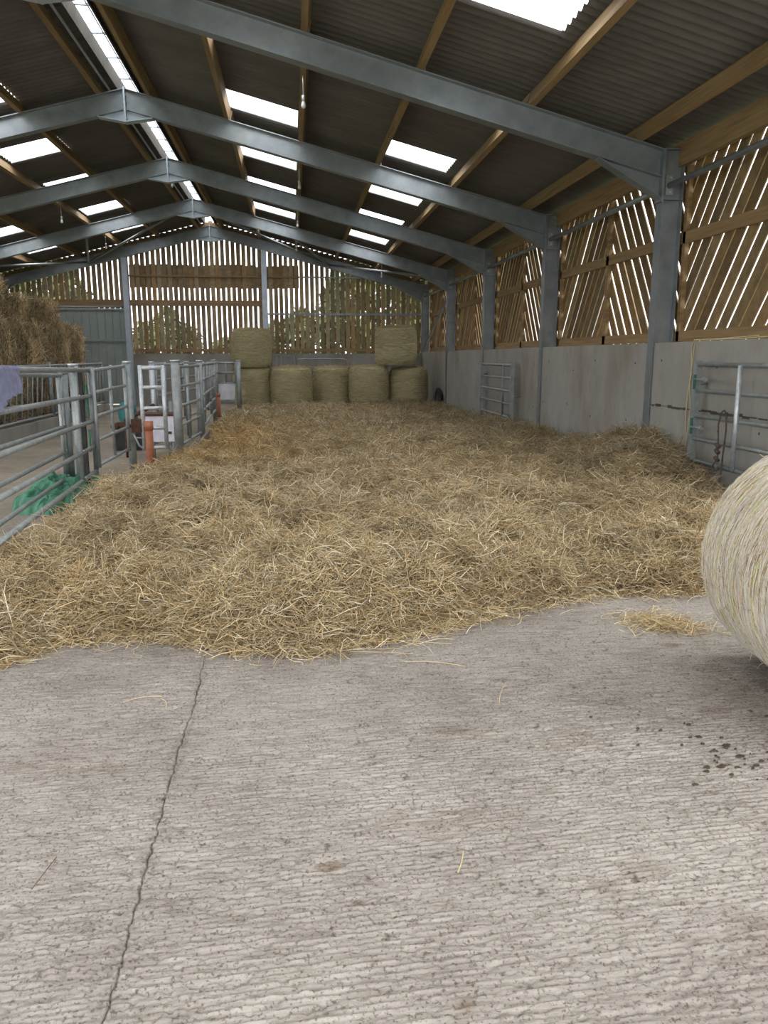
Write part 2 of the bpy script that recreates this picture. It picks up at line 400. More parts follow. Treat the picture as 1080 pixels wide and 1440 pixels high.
for side in (1, -1):
    f = (lambda x: x) if side > 0 else mir
    for (xa, xb) in ((-0.93, 0.2), (1.66, 2.76)):
        for a, b in SKR:
            mb = MB(); mb.grid(*sheet_patch(f(xa), f(xb), a, b))
            tag(build('window_%d' % k, mb, M['rooflight']), kind='structure'); k += 1
mb = MB(); mb.prism([(XR - 0.26, 6.27), (XR, 6.36), (XR + 0.26, 6.27), (XR, 6.35)], 1, Y0, YB)
tag(build('window_%d' % k, mb, M['rooflight']), kind='structure')

# purlins
PX = [4.27, 2.91, 1.58, 0.24, -0.97, -2.23]
rn = ['lowest', 'second lowest', 'third lowest', 'fourth lowest', 'fifth lowest', 'topmost, beside the ridge']
def purlin(xc, lab):
    mb = MB(); s = 1 if xc > XR else -1; z = ztop(xc); tx = 0.038; d = 0.165
    nx, nz = s * SL / math.hypot(1, SL), 1 / math.hypot(1, SL); ux, uz = nz, -s * SL * nz
    p = [(xc - ux * tx, z - uz * tx), (xc + ux * tx, z + uz * tx), (xc + ux * tx + nx * d, z + uz * tx + nz * d), (xc - ux * tx + nx * d, z - uz * tx + nz * d)]
    for y in [Y0] + [q for q in FR[:-1]]:
        y1 = YB if y == FR[-2] else (FR[FR.index(y) + 1] if y in FR else FR[0])
        dx = random.uniform(-0.012, 0.012)
        mb.prism([(a + dx, b) for a, b in p], 1, y + 0.004, y1 - 0.004)
    o = build('timber_purlin', mb, M['timber'], base=(xc, Y0, z))
    tag(o, lab, 'purlin', 'purlins under the %s roof slope' % ('right' if s > 0 else 'left'))
for x, r_ in zip(PX, rn): purlin(x, 'brown timber purlin under the right roof slope, %s of six' % r_)
for x, r_ in zip(PX, rn):
    purlin(mir(x), 'brown timber purlin under the left roof slope, %s of six' % r_)

# ================================================================== PORTAL FRAMES
ordn = ['nearest', 'second nearest', 'third nearest', 'fourth nearest', 'farthest of five, at the end wall']
ordc = ['nearest', 'second', 'third', 'fourth', 'corner, fifth']
def ibeam_x(mb, x0, x1, yc, zt, depth, fw=0.165, ft=0.014, wt=0.010):
    """sloping I beam from x0 to x1, zt(x) = top; depth may be callable"""
    dp = depth if callable(depth) else (lambda x: depth)
    for (a, b, y0, y1) in ((lambda x: zt(x) - ft, lambda x: zt(x), yc - fw / 2, yc + fw / 2),
                           (lambda x: zt(x) - dp(x), lambda x: zt(x) - dp(x) + ft, yc - fw / 2, yc + fw / 2),
                           (lambda x: zt(x) - dp(x) + ft, lambda x: zt(x) - ft, yc - wt / 2, yc + wt / 2)):
        mb.prism([(x0, a(x0)), (x1, a(x1)), (x1, b(x1)), (x0, b(x0))], 1, y0, y1)
def bolts(mb, pts, d, r=0.013, h=0.014):
    for p in pts:
        q = tuple(p[i] + d[i] * h for i in range(3)); mb.tube(p, q, r, 6)
def rafter(k, s):
    yc = FR[k]; f = (lambda x: x) if s > 0 else mir
    side = 'right' if s > 0 else 'left'
    root = empty('steel_rafter', (f(W), yc, 4.0))
    tag(root, 'grey steel rafter of the %s roof slope, %s' % (side, ordn[k]), 'rafter', 'rafters of the %s slope' % side)
    D = 0.325
    mb = MB(); ibeam_x(mb, f(W), XR + s * 0.012, yc, ztop, D); build('beam', mb, M['frame'], root)
    # knee haunch
    zb = lambda x: ztop(x) - D
    xa, xb = f(3.77), f(W); mb = MB()
    mb.prism([(xa, zb(xa)), (xb, zb(xb)), (xb, 3.52)], 1, yc - 0.005, yc + 0.005)
    mb.prism([(xa, zb(xa)), (xb, 3.52), (xb, 3.505), (xa, zb(xa) - 0.016)], 1, yc - 0.0825, yc + 0.0825)
    mb.box((min(xb, xb - s * 0.02), yc - 0.09, 3.48), (max(xb, xb - s * 0.02), yc + 0.09, ztop(xb) - 0.01))
    mb.box((min(xa, xa + s * 0.01), yc - 0.08, zb(xa)), (max(xa, xa + s * 0.01), yc + 0.08, ztop(xa) - 0.014)) if False else None
    build('haunch', mb, M['frame'], root)
    # apex gusset
    mb = MB(); xg = XR + s * 0.44
    mb.prism([(XR + s * 0.012, zb(XR)), (xg, zb(xg)), (XR + s * 0.012, 5.43)], 1, yc - 0.006, yc + 0.006)
    mb.prism([(xg, zb(xg)), (XR + s * 0.012, 5.43), (XR + s * 0.012, 5.415), (xg, zb(xg) - 0.015)], 1, yc - 0.0825, yc + 0.0825)
    mb.box((min(XR, XR + s * 0.014), yc - 0.085, 5.41), (max(XR, XR + s * 0.014), yc + 0.085, 5.95))
    g = build('apex_gusset', mb, M['frame_light'], root)
    for z in (5.48, 5.6, 5.72, 5.84):
        for y in (-0.05, 0.05): mb = MB(); bolts(mb, [(XR + s * 0.014, yc + y, z)], (s, 0, 0)); build('bolt', mb, M['galv_bright'], g)
    # purlin cleats
    for x in PX[:5]:
        mb = MB(); X = f(x) + s * 0.045
        mb.box((X - 0.004, yc - 0.06, ztop(X)), (X + 0.004, yc + 0.06, ztop(X) + 0.12)); build('cleat', mb, M['galv'], root)
for kk in range(5):
    for s in (1, -1): rafter(kk, s)
def column(k):
    yc = FR[k]; root = empty('steel_column', (W + 0.13, yc, 0))
    tag(root, 'grey steel I-section column on the right wall, %s from the camera' % ordc[k], 'column', 'columns along the right wall')
    fw = 0.17; x1 = W + 0.265; zt = ztop(W) + 0.01
    mb = MB(); mb.box((W, yc - fw / 2, 0), (W + 0.013, yc + fw / 2, zt)); build('inner_flange', mb, M['frame'], root)
    mb = MB(); mb.box((x1 - 0.013, yc - fw / 2, 1.72), (x1, yc + fw / 2, zt)); build('outer_flange', mb, M['frame'], root)
    mb = MB(); mb.box((W + 0.013, yc - 0.005, 1.72), (x1 - 0.013, yc + 0.005, zt))
    mb.box((W + 0.013, yc - 0.08, 3.505), (x1 - 0.013, yc + 0.08, 3.517)); mb.box((W + 0.013, yc - 0.08, zt - 0.012), (x1 - 0.013, yc + 0.08, zt))
    build('web', mb, M['frame'], root)
    mb = MB(); mb.box((W + 0.06, yc - 0.02, 3.57), (W + 0.16, yc - 0.005, 3.80)); pl = build('brace_plate', mb, M['galv'], root)
    for z in (3.60, 3.77): mb = MB(); bolts(mb, [(W + 0.12, yc - 0.02, z)], (0, -1, 0), 0.012); build('bolt', mb, M['galv_bright'], pl)
for kk in range(5): column(kk)
# eaves tie tubes between the columns
yy = [5.3] + FR
for i in range(5):
    mb = MB(); mb.tube((W + 0.11, yy[i] + (0.1 if i == 0 else 0.02), 3.68), (W + 0.11, yy[i + 1] - 0.02, 3.68), 0.036, 12)
    tag(build('eaves_tie_tube', mb, M['frame'], base=(W + 0.11, yy[i], 3.68)),
        'grey steel tube running level under the right eaves, %s' % ['ending at the nearest column', 'between the nearest and second columns', 'between the second and third columns', 'between the third and fourth columns', 'between the fourth and corner columns'][i], 'tube', 'tie tubes under the eaves')
mb = MB(); mb.tube((W + 0.10, FR[4] - 0.1, 1.9), (W + 0.10, FR[3] + 0.1, 3.45), 0.04, 12)
tag(build('diagonal_brace', mb, M['frame'], base=(W + 0.1, FR[4], 1.9)), 'steel tube rising diagonally between the corner column and its neighbour', 'brace')
for x0, x1, l in ((-6.6, -9.0, 'steel wind brace tube under the left roof, running to the far rafter'), (-6.6, -5.6, 'short steel tube branching up from the left end of the far rafter'), (-6.6, -3.2, 'long steel tube from the left far rafter up towards the ridge'),
                  (1.35, -2.0, 'long steel tube from the right far rafter up towards the ridge'), (1.35, 0.1, 'short steel tube branching up from the right far rafter'), (1.35, 4.3, 'steel wind brace tube from the right far rafter towards the eaves')):
    y1 = FR[4] - 0.1; y0 = FR[3] + 0.15
    if 'towards the ridge' in l or 'eaves' in l or 'running' in l: y0 = FR[3] + (0.2)
    mb = MB(); mb.tube((x0, y1, ztop(x0) - 0.22), (x1, y0, ztop(x1) - 0.25), 0.035, 10)
    tag(build('wind_brace', mb, M['frame'], base=(x0, y1, ztop(x0) - 0.22)), l, 'brace', 'roof braces in the last bay')

# ================================================================== RIGHT WALL
def btone():
    b = random.uniform(0.5, 0.98); g = random.uniform(-0.02, 0.02)
    return (0.29 * b, (0.19 + g) * b, (0.08 + g) * b)
wr = empty('wall_right', (W + 0.1, 5.2, 0)); tag(wr, kind='structure')
ys = [5.2] + FR
hole = []
for i in range(5):
    a, b = ys[i], ys[i + 1]
    mb = MB()
    if i == 0:
        mb.box((W + 0.022, a, -0.05), (W + 0.15, b - 0.004, 0.985)); mb.box((W + 0.022, a, 0.993), (W + 0.15, b - 0.004, 1.77))
    else:
        mb.box((W + 0.022, a + 0.004, -0.05), (W + 0.15, b - 0.004, 1.77))
    pn = build('concrete_panel', mb, M['conc'], wr)
    mb = MB()      # lifting holes and rough scars cast into the panel
    for yy_ in (a + 0.5, a + 1.9, b - 1.6, b - 0.35):
        for zz in (1.45, 0.75):
            y_ = yy_ + random.uniform(-.15, .15); z_ = zz + random.uniform(-.1, .1)
            mb.tube((W + 0.0225, y_, z_), (W + 0.018, y_, z_), 0.016, 7, r2=0.012)
    if i == 0:
        yv = b
        while yv > 5.4:
            l_ = random.uniform(0.05, 0.22); 
            if random.random() < (0.55 if yv > 8.6 else 0.85):
                mb.box((W + 0.017, yv - l_, 0.975 + random.uniform(-.01, 0.01)), (W + 0.024, yv, 1.0 + random.uniform(-.008, .012)))
            yv -= l_
    build('cast_hole', mb, M['concdark'], pn)
def slanted(mb, ya, yb, z0, z1, sgn, bw=0.165, gap=0.044, t=0.014, x=4.955):
    """boards at 55 degrees clipped to the rectangle ya..yb, z0..z1; sgn +1 climbs with growing Y"""
    ang = math.radians(55); c, s = math.cos(ang), math.sin(ang)
    d = (sgn * c, s); n = (-s * sgn, c)       # along, across
    cy, cz = (ya + yb) / 2, (z0 + z1) / 2
    u = -4.0 + random.uniform(0, .1)
    while u < 4.0:
        bwr = bw * random.uniform(0.9, 1.05)
        poly = [(cy + d[0] * e + n[0] * w_, cz + d[1] * e + n[1] * w_) for e, w_ in ((-5, u), (5, u), (5, u + bwr), (-5, u + bwr))]
        for ax, lim, keep in ((0, ya, 1), (0, yb, -1), (1, z0, 1), (1, z1, -1)):
            out = []
            for i in range(len(poly)):
                p, q = poly[i], poly[(i + 1) % len(poly)]
                ip, iq = (p[ax] - lim) * keep >= 0, (q[ax] - lim) * keep >= 0
                if ip: out.append(p)
                if ip != iq:
                    tt = (lim - p[ax]) / (q[ax] - p[ax]); out.append((p[0] + (q[0] - p[0]) * tt, p[1] + (q[1] - p[1]) * tt))
            poly = out
            if len(poly) < 3: break
        if len(poly) >= 3:
            xo = x + random.uniform(-0.003, 0.003)
            mb.prism(poly, 0, xo, xo + t, btone())
        u += bwr + gap * random.uniform(0.75, 1.3)
for i in range(5):
    a, b = ys[i], ys[i + 1]; mid = (a + b) / 2
    mb = MB(); slanted(mb, a, mid - 0.01, 1.55, 4.0, 1, gap=0.046, t=0.016); slanted(mb, mid + 0.01, b, 1.55, 4.0, -1, gap=0.034, t=0.016)
    build('slanted_boards', mb, M['boards'], wr)
    for z_, h_ in ((1.85, 0.13), (3.05, 0.14)):
        mb = MB(); mb.box((4.895, a, z_ - h_ / 2), (4.95, b, z_ + h_ / 2)); build('timber_rail', mb, M['timber'], wr)
    mb = MB(); mb.box((4.895, mid - 0.05, 1.6), (4.952, mid + 0.05, 3.98)); build('timber_post', mb, M['timber'], wr)
    mb = MB(); mb.box((4.895, a + 0.10, 1.6), (4.953, a + 0.17, 3.98)); mb.box((4.895, b - 0.17, 1.6), (4.953, b - 0.10, 3.98)); build('timber_post', mb, M['timber'], wr)
mb = MB(); mb.box((4.82, 5.2, 3.90), (4.893, YE, 4.17)); build('eaves_beam', mb, M['timber'], wr)

# ================================================================== END WALL
wb = empty('wall_back', (0, YE + 0.1, 0)); tag(wb, kind='structure')
mb = MB(); mb.box((-5.44, YE + 0.02, -0.05), (4.75, YE + 0.16, 1.72)); mb.box((-9.9, YE + 0.02, -0.05), (-7.75, YE + 0.16, 1.72)); build('concrete_panel', mb, M['conc'], wb)
mb = MB(); x = -9.8
yb_ = YE + 0.17
while x < 4.95:
    bw = 0.133 * random.uniform(0.94, 1.04); z0 = 1.66
    if -7.75 < x + bw / 2 < -5.47: z0 = 3.22
    zt = 6.115 - SL * abs(x + bw / 2 - XR)
    tb = btone(); tb = (tb[0] * 1.7, tb[1] * 1.85, tb[2] * 2.5)
    mb.box((x, yb_, z0), (x + bw, yb_ + 0.02, zt), tb)
    x += 0.178
build('vertical_boards', mb, M['boards'], wb)
mb = MB(); x = -5.38      # second skin closing the gaps in a band
while x < 0.3:
    bw = random.choice((0.17, 0.2, 0.23, 0.15))
    z0 = 3.93 + random.uniform(-.02, .02); z1 = 4.66 + random.uniform(-.03, .05)
    z1 = min(z1, 5.93 - SL * abs(x - XR)) 
    mb.box((x, yb_ + 0.022, z0), (x + bw - 0.001, yb_ + 0.04, z1), tuple(q * 1.45 for q in btone())); x += bw
build('backing_boards', mb, M['boards'], wb)
for (x0, x1, z_, h_, mt) in ((-5.40, -0.95, 3.42, 0.19, 'timber_end'), (-9.6, -5.52, 3.40, 0.24, 'timber_end'), (-5.40, 0.33, 4.31, 0.05, 'timber_end'), (-5.40, 4.6, 1.84, 0.10, 'timber_end'), (-0.8, 4.6, 3.07, 0.06, 'frame'), (0.33, 2.6, 4.31, 0.045, 'frame'), (-9.6, -7.7, 1.84, 0.1, 'timber_end')):
    mb = MB(); mb.box((x0, YE + 0.10, z_ - h_ / 2), (x1, YE + 0.165, z_ + h_ / 2)); build('timber_rail' if mt != 'frame' else 'steel_rail', mb, M[mt], wb)
for xx, l in ((-5.47, 'grey steel post in the end wall beside the sheeted door'), (-0.86, 'grey steel post in the end wall above the left stacked bale')):
    mb = MB(); zt = ztop(xx) - 0.34
    mb.box((xx - 0.085, YE - 0.14, 0), (xx + 0.085, YE - 0.128, zt)); mb.box((xx - 0.085, YE + 0.004, 0), (xx + 0.085, YE + 0.016, zt)); mb.box((xx - 0.006, YE - 0.128, 0), (xx + 0.006, YE + 0.004, zt))
    tag(build('steel_post', mb, M['frame_light'], base=(xx, YE, 0)), l, 'post', 'gable posts')
for s_ in (1, -1):
    mb = MB(); xe = W if s_ > 0 else mir(W)
    mb.prism([(XR, 5.95), (xe, ztop(xe) + 0.015), (xe, ztop(xe) + 0.14), (XR, 6.075)], 1, YE + 0.11, YE + 0.16); build('verge_board', mb, M['timber_end'], wb)
# sheeted sliding door
dr = empty('door_1', (-6.6, YE + 0.02, 0)); tag(dr, kind='structure')
mb = MB(); prof = []; x = -7.72
while x < -5.6:
    prof += [(x, 0), (x + 0.20, 0), (x + 0.215, -0.025), (x + 0.235, -0.025)]; x += 0.25
prof.append((-5.56, 0))
V = []; F = []
for (xx, dy) in prof: V += [(xx, YE + dy + 0.02, 0.03), (xx, YE + dy + 0.02, 3.22)]
for i in range(len(prof) - 1): F.append((2 * i, 2 * i + 2, 2 * i + 3, 2 * i + 1))
mb.add(V, F); build('ribbed_sheet', mb, M['door'], dr)
for z_ in (3.20, 2.17, 0.1):
    mb = MB(); mb.box((-7.72, YE - 0.055, z_ - 0.03), (-5.56, YE - 0.01, z_ + 0.03)); build('door_rail', mb, M['galv'], dr)
mb = MB(); mb.tube((-9.4, YE - 0.06, 3.27), (-5.5, YE - 0.06, 3.27), 0.03); build('door_track', mb, M['galv'], dr)

# left wall and its lower panels (mostly behind the hay)
wl = empty('wall_left', (-9.9, 5.2, 0)); tag(wl, kind='structure')
mb = MB(); mb.box((-9.98, 9.7, -0.05), (-9.85, YE, 1.77)); build('concrete_panel', mb, M['conc'], wl)
mb = MB(); y = 18.2  # unseen wall left unboarded nearer the camera to let in side light
while y < YE:
    mb.box((-10.0, y, 1.7), (-9.98, y + 0.15, 4.1), btone()); y += 0.17
build('vertical_boards', mb, M['boards'], wl)

# ================================================================== STRAW BED
poly = np.array([(-2.9, 4.25), (-2.3, 4.05), (-1.6, 4.10), (-1.42, 4.25), (-1.3, 4.40), (-1.06, 4.38), (-.55, 4.32), (-.36, 4.22), (-.08, 4.12), (.12, 4.10), (.34, 4.17), (.57, 4.19), (.97, 4.44), (1.37, 4.62),
                 (1.98, 4.82), (2.78, 4.86), (3.5, 5.15), (4.05, 6.2), (4.45, 7.3), (4.62, 8.1), (4.62, 24.45), (-1.3, 24.3), (-1.7, 24.0), (-1.72, 20.0), (-1.66, 16.0), (-1.46, 12.8), (-1.50, 12.1), (-1.74, 11.3), (-1.92, 10.1), (-2.0, 9.2), (-2.18, 8.6), (-2.1, 7.6), (-2.08, 6.3), (-2.22, 5.75), (-2.6, 5.2), (-3.1, 4.6)])
def inside_dist(x, y):
    ins = np.zeros(x.shape, bool); dist = np.full(x.shape, 1e9); n = len(poly)
    for i in range(n):
        ax, ay = poly[i]; bx, by = poly[(i + 1) % n]
        cnd = ((ay > y) != (by > y)) & (x < (bx - ax) * (y - ay) / (by - ay + 1e-12) + ax); ins ^= cnd
        t = np.clip(((x - ax) * (bx - ax) + (y - ay) * (by - ay)) / ((bx - ax) ** 2 + (by - ay) ** 2), 0, 1)
        d_ = np.hypot(x - ax - t * (bx - ax), y - ay - t * (by - ay))
        if not (abs(ax - 4.62) < 0.01 and abs(bx - 4.62) < 0.01): dist = np.minimum(dist, d_)
    return np.where(ins, dist, -dist)
def Hs(x, y):
    d = inside_dist(x, y) + 0.22 * (fbm(x * 2.3, y * 2.3, 3, 300) - 0.5)
    rise = np.clip(d / np.where(x < -1.2, 0.62, 0.36), 0, 1); rise = np.sqrt(rise * (2 - rise))
    lum = fbm(x * 1.5, y * 1.5, 3, 310); fine = fbm(x * 4.2, y * 4.2, 2, 320); rid = 1 - np.abs(2 * fbm(x * 2.6 + 3, y * 2.2, 2, 330) - 1)
    farf = np.clip((26 - y) / 18, 0.35, 1)
    tuft = 1 - np.abs(2 * fbm(x * 3.4 + 1.5 * lum, y * 3.0, 2, 340) - 1)
    h = np.maximum(0.05 + 0.22 * lum + 0.24 * (fine - 0.4) + 0.17 * (rid - 0.6) + 0.26 * (tuft - 0.72), 0.035)
    wall = np.clip((x - 3.3) / 1.2, 0, 1) * (0.02 + 0.24 * np.exp(-((y - 9.6) / 1.1) ** 2) + 0.13 * np.exp(-((y - 8.6) / 0.8) ** 2) + 0.06 * np.exp(-((y - 14) / 2.5) ** 2))
    return np.where(d > 0, rise * (h * farf + wall * 1.2), -0.03), d
def straw_base():
    xs = np.arange(-3.3, 4.63, 0.06); ys_ = np.concatenate([np.arange(4.0, 12, 0.06), np.arange(12, 26.7, 0.12)])
    X, Y = np.meshgrid(xs, ys_, indexing='ij'); Z, d = Hs(X, Y); Z = Z - 0.02
    a, b = X.shape; idx = np.arange(a * b).reshape(a, b)
    F = np.stack([idx[:-1, :-1], idx[1:, :-1], idx[1:, 1:], idx[:-1, 1:]], -1).reshape(-1, 4)
    keep = (d.reshape(-1)[F] > -0.02).any(1)
    return np.stack([X, Y, Z], -1).reshape(-1, 3), F[keep]
def straw_cols(n, x, y, cl):
    """cl: per-stalk clump value 0..1"""
    pal = np.array([(0.70, 0.55, 0.31), (0.58, 0.44, 0.235), (0.78, 0.65, 0.41), (0.40, 0.285, 0.145), (0.50, 0.41, 0.26), (0.92, 0.84, 0.63)])
    pr = np.array([0.26, 0.20, 0.20, 0.14, 0.10, 0.10]); c = pal[rng.choice(len(pal), n, p=pr)]
    c = c * (0.60 + 0.62 * cl)[:, None] * rng.uniform(0.85, 1.12, n)[:, None]
    red = np.exp(-(((x + 1.1) / 1.1) ** 2)) * np.clip((y - 8.5) / 2, 0, 1) * np.clip((20 - y) / 6, 0, 1)
    red = red * 0.75 + 0.12 * np.clip((fbm(x * 0.9, y * 0.9, 2, 350) - 0.5) * 6, 0, 1)
    c = c * (1 - red[:, None] * (1 - np.array([1.0, 0.83, 0.58])))
    darken = np.clip((x - 1.5) / 3, 0, 1) * np.clip((y - 5) / 3, 0, 1) * 0.28 + 0.08 * np.clip((y - 6) / 8, 0, 1)  # stalks grow darker towards the right and farther back
    return c * (1 - darken)[:, None]
def scatter(n_cl, per, ylo, yhi, xlo, xhi, L0, L1, R0, R1, spread, lift, segs, fringe=0.0):
    cx = rng.uniform(xlo, xhi, n_cl * 3); cy = rng.uniform(ylo, yhi, n_cl * 3)
    _, d = Hs(cx, cy); k = d > -fringe; cx = cx[k][:n_cl]; cy = cy[k][:n_cl]; n_cl = len(cx); n = n_cl * per
    ca = rng.uniform(0, 2 * PI, n_cl); cv = np.clip(rng.normal(0.5, 0.25, n_cl), 0, 1); cs = rng.uniform(0.6, 1.5, n_cl)
    I = np.repeat(np.arange(n_cl), per)
    r = spread * cs[I] * np.sqrt(rng.uniform(0, 1, n)) ; th = rng.uniform(0, 2 * PI, n)
    x = cx[I] + r * np.cos(th); y = cy[I] + r * np.sin(th) * 0.8
    keep = (x < 4.57); z, d = Hs(x, y)
    az = ca[I] + rng.normal(0, 0.75, n) ; el = rng.normal(0.10, 0.42, n)
    el = np.where(d < 0.05, rng.normal(0, 0.06, n), el)
    D = np.stack([np.cos(az) * np.cos(el), np.sin(az) * np.cos(el), np.sin(el)], 1)
    L = rng.uniform(L0, L1, n) * rng.choice([1, 1, 0.6, 1.4], n); R = rng.uniform(R0, R1, n)
    zz = np.where(d > 0, z, 0.0) + np.abs(rng.normal(0, lift, n)) * np.where(d > 0.05, 1, 0.15) + R
    zz = zz + cs[I] * 0.02 * np.cos(r / (spread * cs[I]) * 1.5)
    c = straw_cols(n, x, y, cv[I])
    k = keep & ((d > -0.05) | (rng.uniform(size=n) < 0.25)) & (x < 4.56 - 0.3 * L)
    return strands(np.stack([x, y, zz], 1)[k], D[k], L[k], R[k], c[k], bend=0.5, segs=segs, wig=0.10)
sb = empty('straw_bedding', (1.0, 4.2, 0)); tag(sb, 'wide bed of loose tangled golden straw spread over the shed floor', 'straw', kind='stuff')
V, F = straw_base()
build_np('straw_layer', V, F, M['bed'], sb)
parts = [scatter(900, 30, 3.95, 5.1, -2.4, 3.4, 0.10, 0.28, 0.0015, 0.0030, 0.12, 0.030, 5, 0.03),
         scatter(2600, 26, 3.95, 6.8, -2.9, 4.4, 0.12, 0.30, 0.0016, 0.0031, 0.13, 0.042, 5, 0.02),
         scatter(2300, 22, 6.4, 10.0, -2.5, 4.6, 0.14, 0.32, 0.0022, 0.0038, 0.16, 0.042, 4, 0.0),
         scatter(1600, 20, 9.5, 15.0, -2.1, 4.6, 0.16, 0.34, 0.0032, 0.0050, 0.22, 0.045, 3, 0.0),
         scatter(1500, 16, 14.5, 26.4, -1.8, 4.6, 0.22, 0.42, 0.0050, 0.0075, 0.28, 0.045, 3, 0.0)]
# fringe of strays along the front edge
n = 700; x = rng.uniform(-1.9, 2.9, n); y = np.interp(x, poly[1:16, 0], poly[1:16, 1]) - np.abs(rng.normal(0, 0.10, n)) + 0.02
az = rng.uniform(0, 2 * PI, n); R = rng.uniform(0.0012, 0.0022, n)
parts.append(strands(np.stack([x, y, R + 0.003 + rng.uniform(0, 0.012, n)], 1), np.stack([np.cos(az), np.sin(az), rng.normal(0, 0.04, n)], 1), rng.uniform(0.06, 0.24, n), R, straw_cols(n, x, y, rng.uniform(0.4, 1, n)) * 1.1, 0.4, 5, 0.15))
V, F, cc = joinv(parts)
tag(build_np('straw_stalks', V, F, M['straw'], sb, col=cc), kind='stuff')

# little heap beside the near bale
n = 340; x = 2.22 + rng.normal(0, 0.13, n); y = 4.22 + rng.normal(0, 0.09, n) - (x - 2.22) * 0.3; az = rng.normal(0.2, 1.0, n)
R = rng.uniform(0.0013, 0.0024, n); zz = 0.035 * np.exp(-((x - 2.22) / 0.16) ** 2) * rng.uniform(0, 1, n) + R + 0.002
V, F, cc = strands(np.stack([x, y, zz], 1), np.stack([np.cos(az), np.sin(az), rng.normal(0, 0.1, n)], 1), rng.uniform(0.06, 0.24, n), R, straw_cols(n, x, y, rng.uniform(0.3, 1, n)), 0.5, 5, 0.15)
tag(build_np('straw_wisp', V, F, M['straw'], base=(2.22, 4.22, 0), col=cc), 'small thin heap of straw on the concrete just left of the near bale', 'straw', kind='stuff')

for (p, q, l) in (((-0.83, 3.50), (-0.66, 3.54), 'pale straw stalk lying on the left slab, left of the floor joint'), ((-0.66, 3.52), (-0.62, 3.40), 'short bent straw stalk near the joint, pointing to the camera'),
                  ((0.93, 3.28), (1.01, 3.47), 'single straw stalk on the concrete right of centre, in front of the bedding'), ((0.48, 2.11), (0.52, 2.21), 'short straw stalk alone on the foreground concrete, below centre'),
                  ((-0.83, 2.19), (-0.80, 2.34), 'dark thin stalk on the foreground slab left of the joint'), ((0.28, 4.00), (0.62, 3.93), 'long curved straw stalk just in front of the bedding edge'),
                  ((0.56, 3.82), (0.86, 3.72), 'long thin straw stalk lying level in front of the bedding'), ((0.64, 4.12), (0.86, 4.05), 'straw stalk on the concrete close to the bedding edge, right of centre')):
    mb = MB(); p = Vector((*p, 0.006)); q = Vector((*q, 0.007)); d = q - p; nrm = Vector((-d.y, d.x, 0)) * random.uniform(-0.15, 0.15)
    pts = [p + d * t + nrm * (4 * t * (1 - t)) + Vector((0, 0, 0.004 * math.sin(3.1 * t))) for t in np.linspace(0, 1, 8)]
    mb.path(pts, 0.0017, 6); dark = 'dark' in l
    mb.c = [np.tile(np.array((0.16, 0.09, 0.05) if dark else (0.68, 0.54, 0.28)), (mb.n, 1))]
    tag(build('straw_stalk', mb, M['straw'], base=tuple(p)), l, 'straw', 'single stalks on the concrete')
# muck splashes
mb = MB()
for i in range(80):
    x = 1.82 + random.gauss(0, 0.13); y = 2.60 + random.gauss(0, 0.11) - 0.4 * (x - 1.82); r = random.uniform(0.002, 0.007) if i % 5 else random.uniform(0.008, 0.014); nn = 9; st = random.uniform(0, 6)
    if i > 55: x = random.uniform(1.3, 2.2); y = random.uniform(2.5, 3.2); r = random.uniform(.003, .009)
    ring = [(x + r * 1.9 * random.uniform(0.3, 1.4) * math.cos(2 * PI * k / nn), y + r * random.uniform(0.5, 1.2) * math.sin(2 * PI * k / nn)) for k in range(nn)]
    mb.add([(a, b, -0.003) for a, b in ring] + [(x + (a - x) * 0.7, y + (b - y) * 0.7, 0.0045) for a, b in ring] , [(k, (k + 1) % nn, (k + 1) % nn + nn, k + nn) for k in range(nn)] + [tuple(range(nn, 2 * nn))])
tag(build('muck_splatter', mb, M['dirt'], base=(1.82, 2.6, 0)), 'dark dried muck splatter on the concrete at the right edge of the foreground', 'muck', kind='stuff')

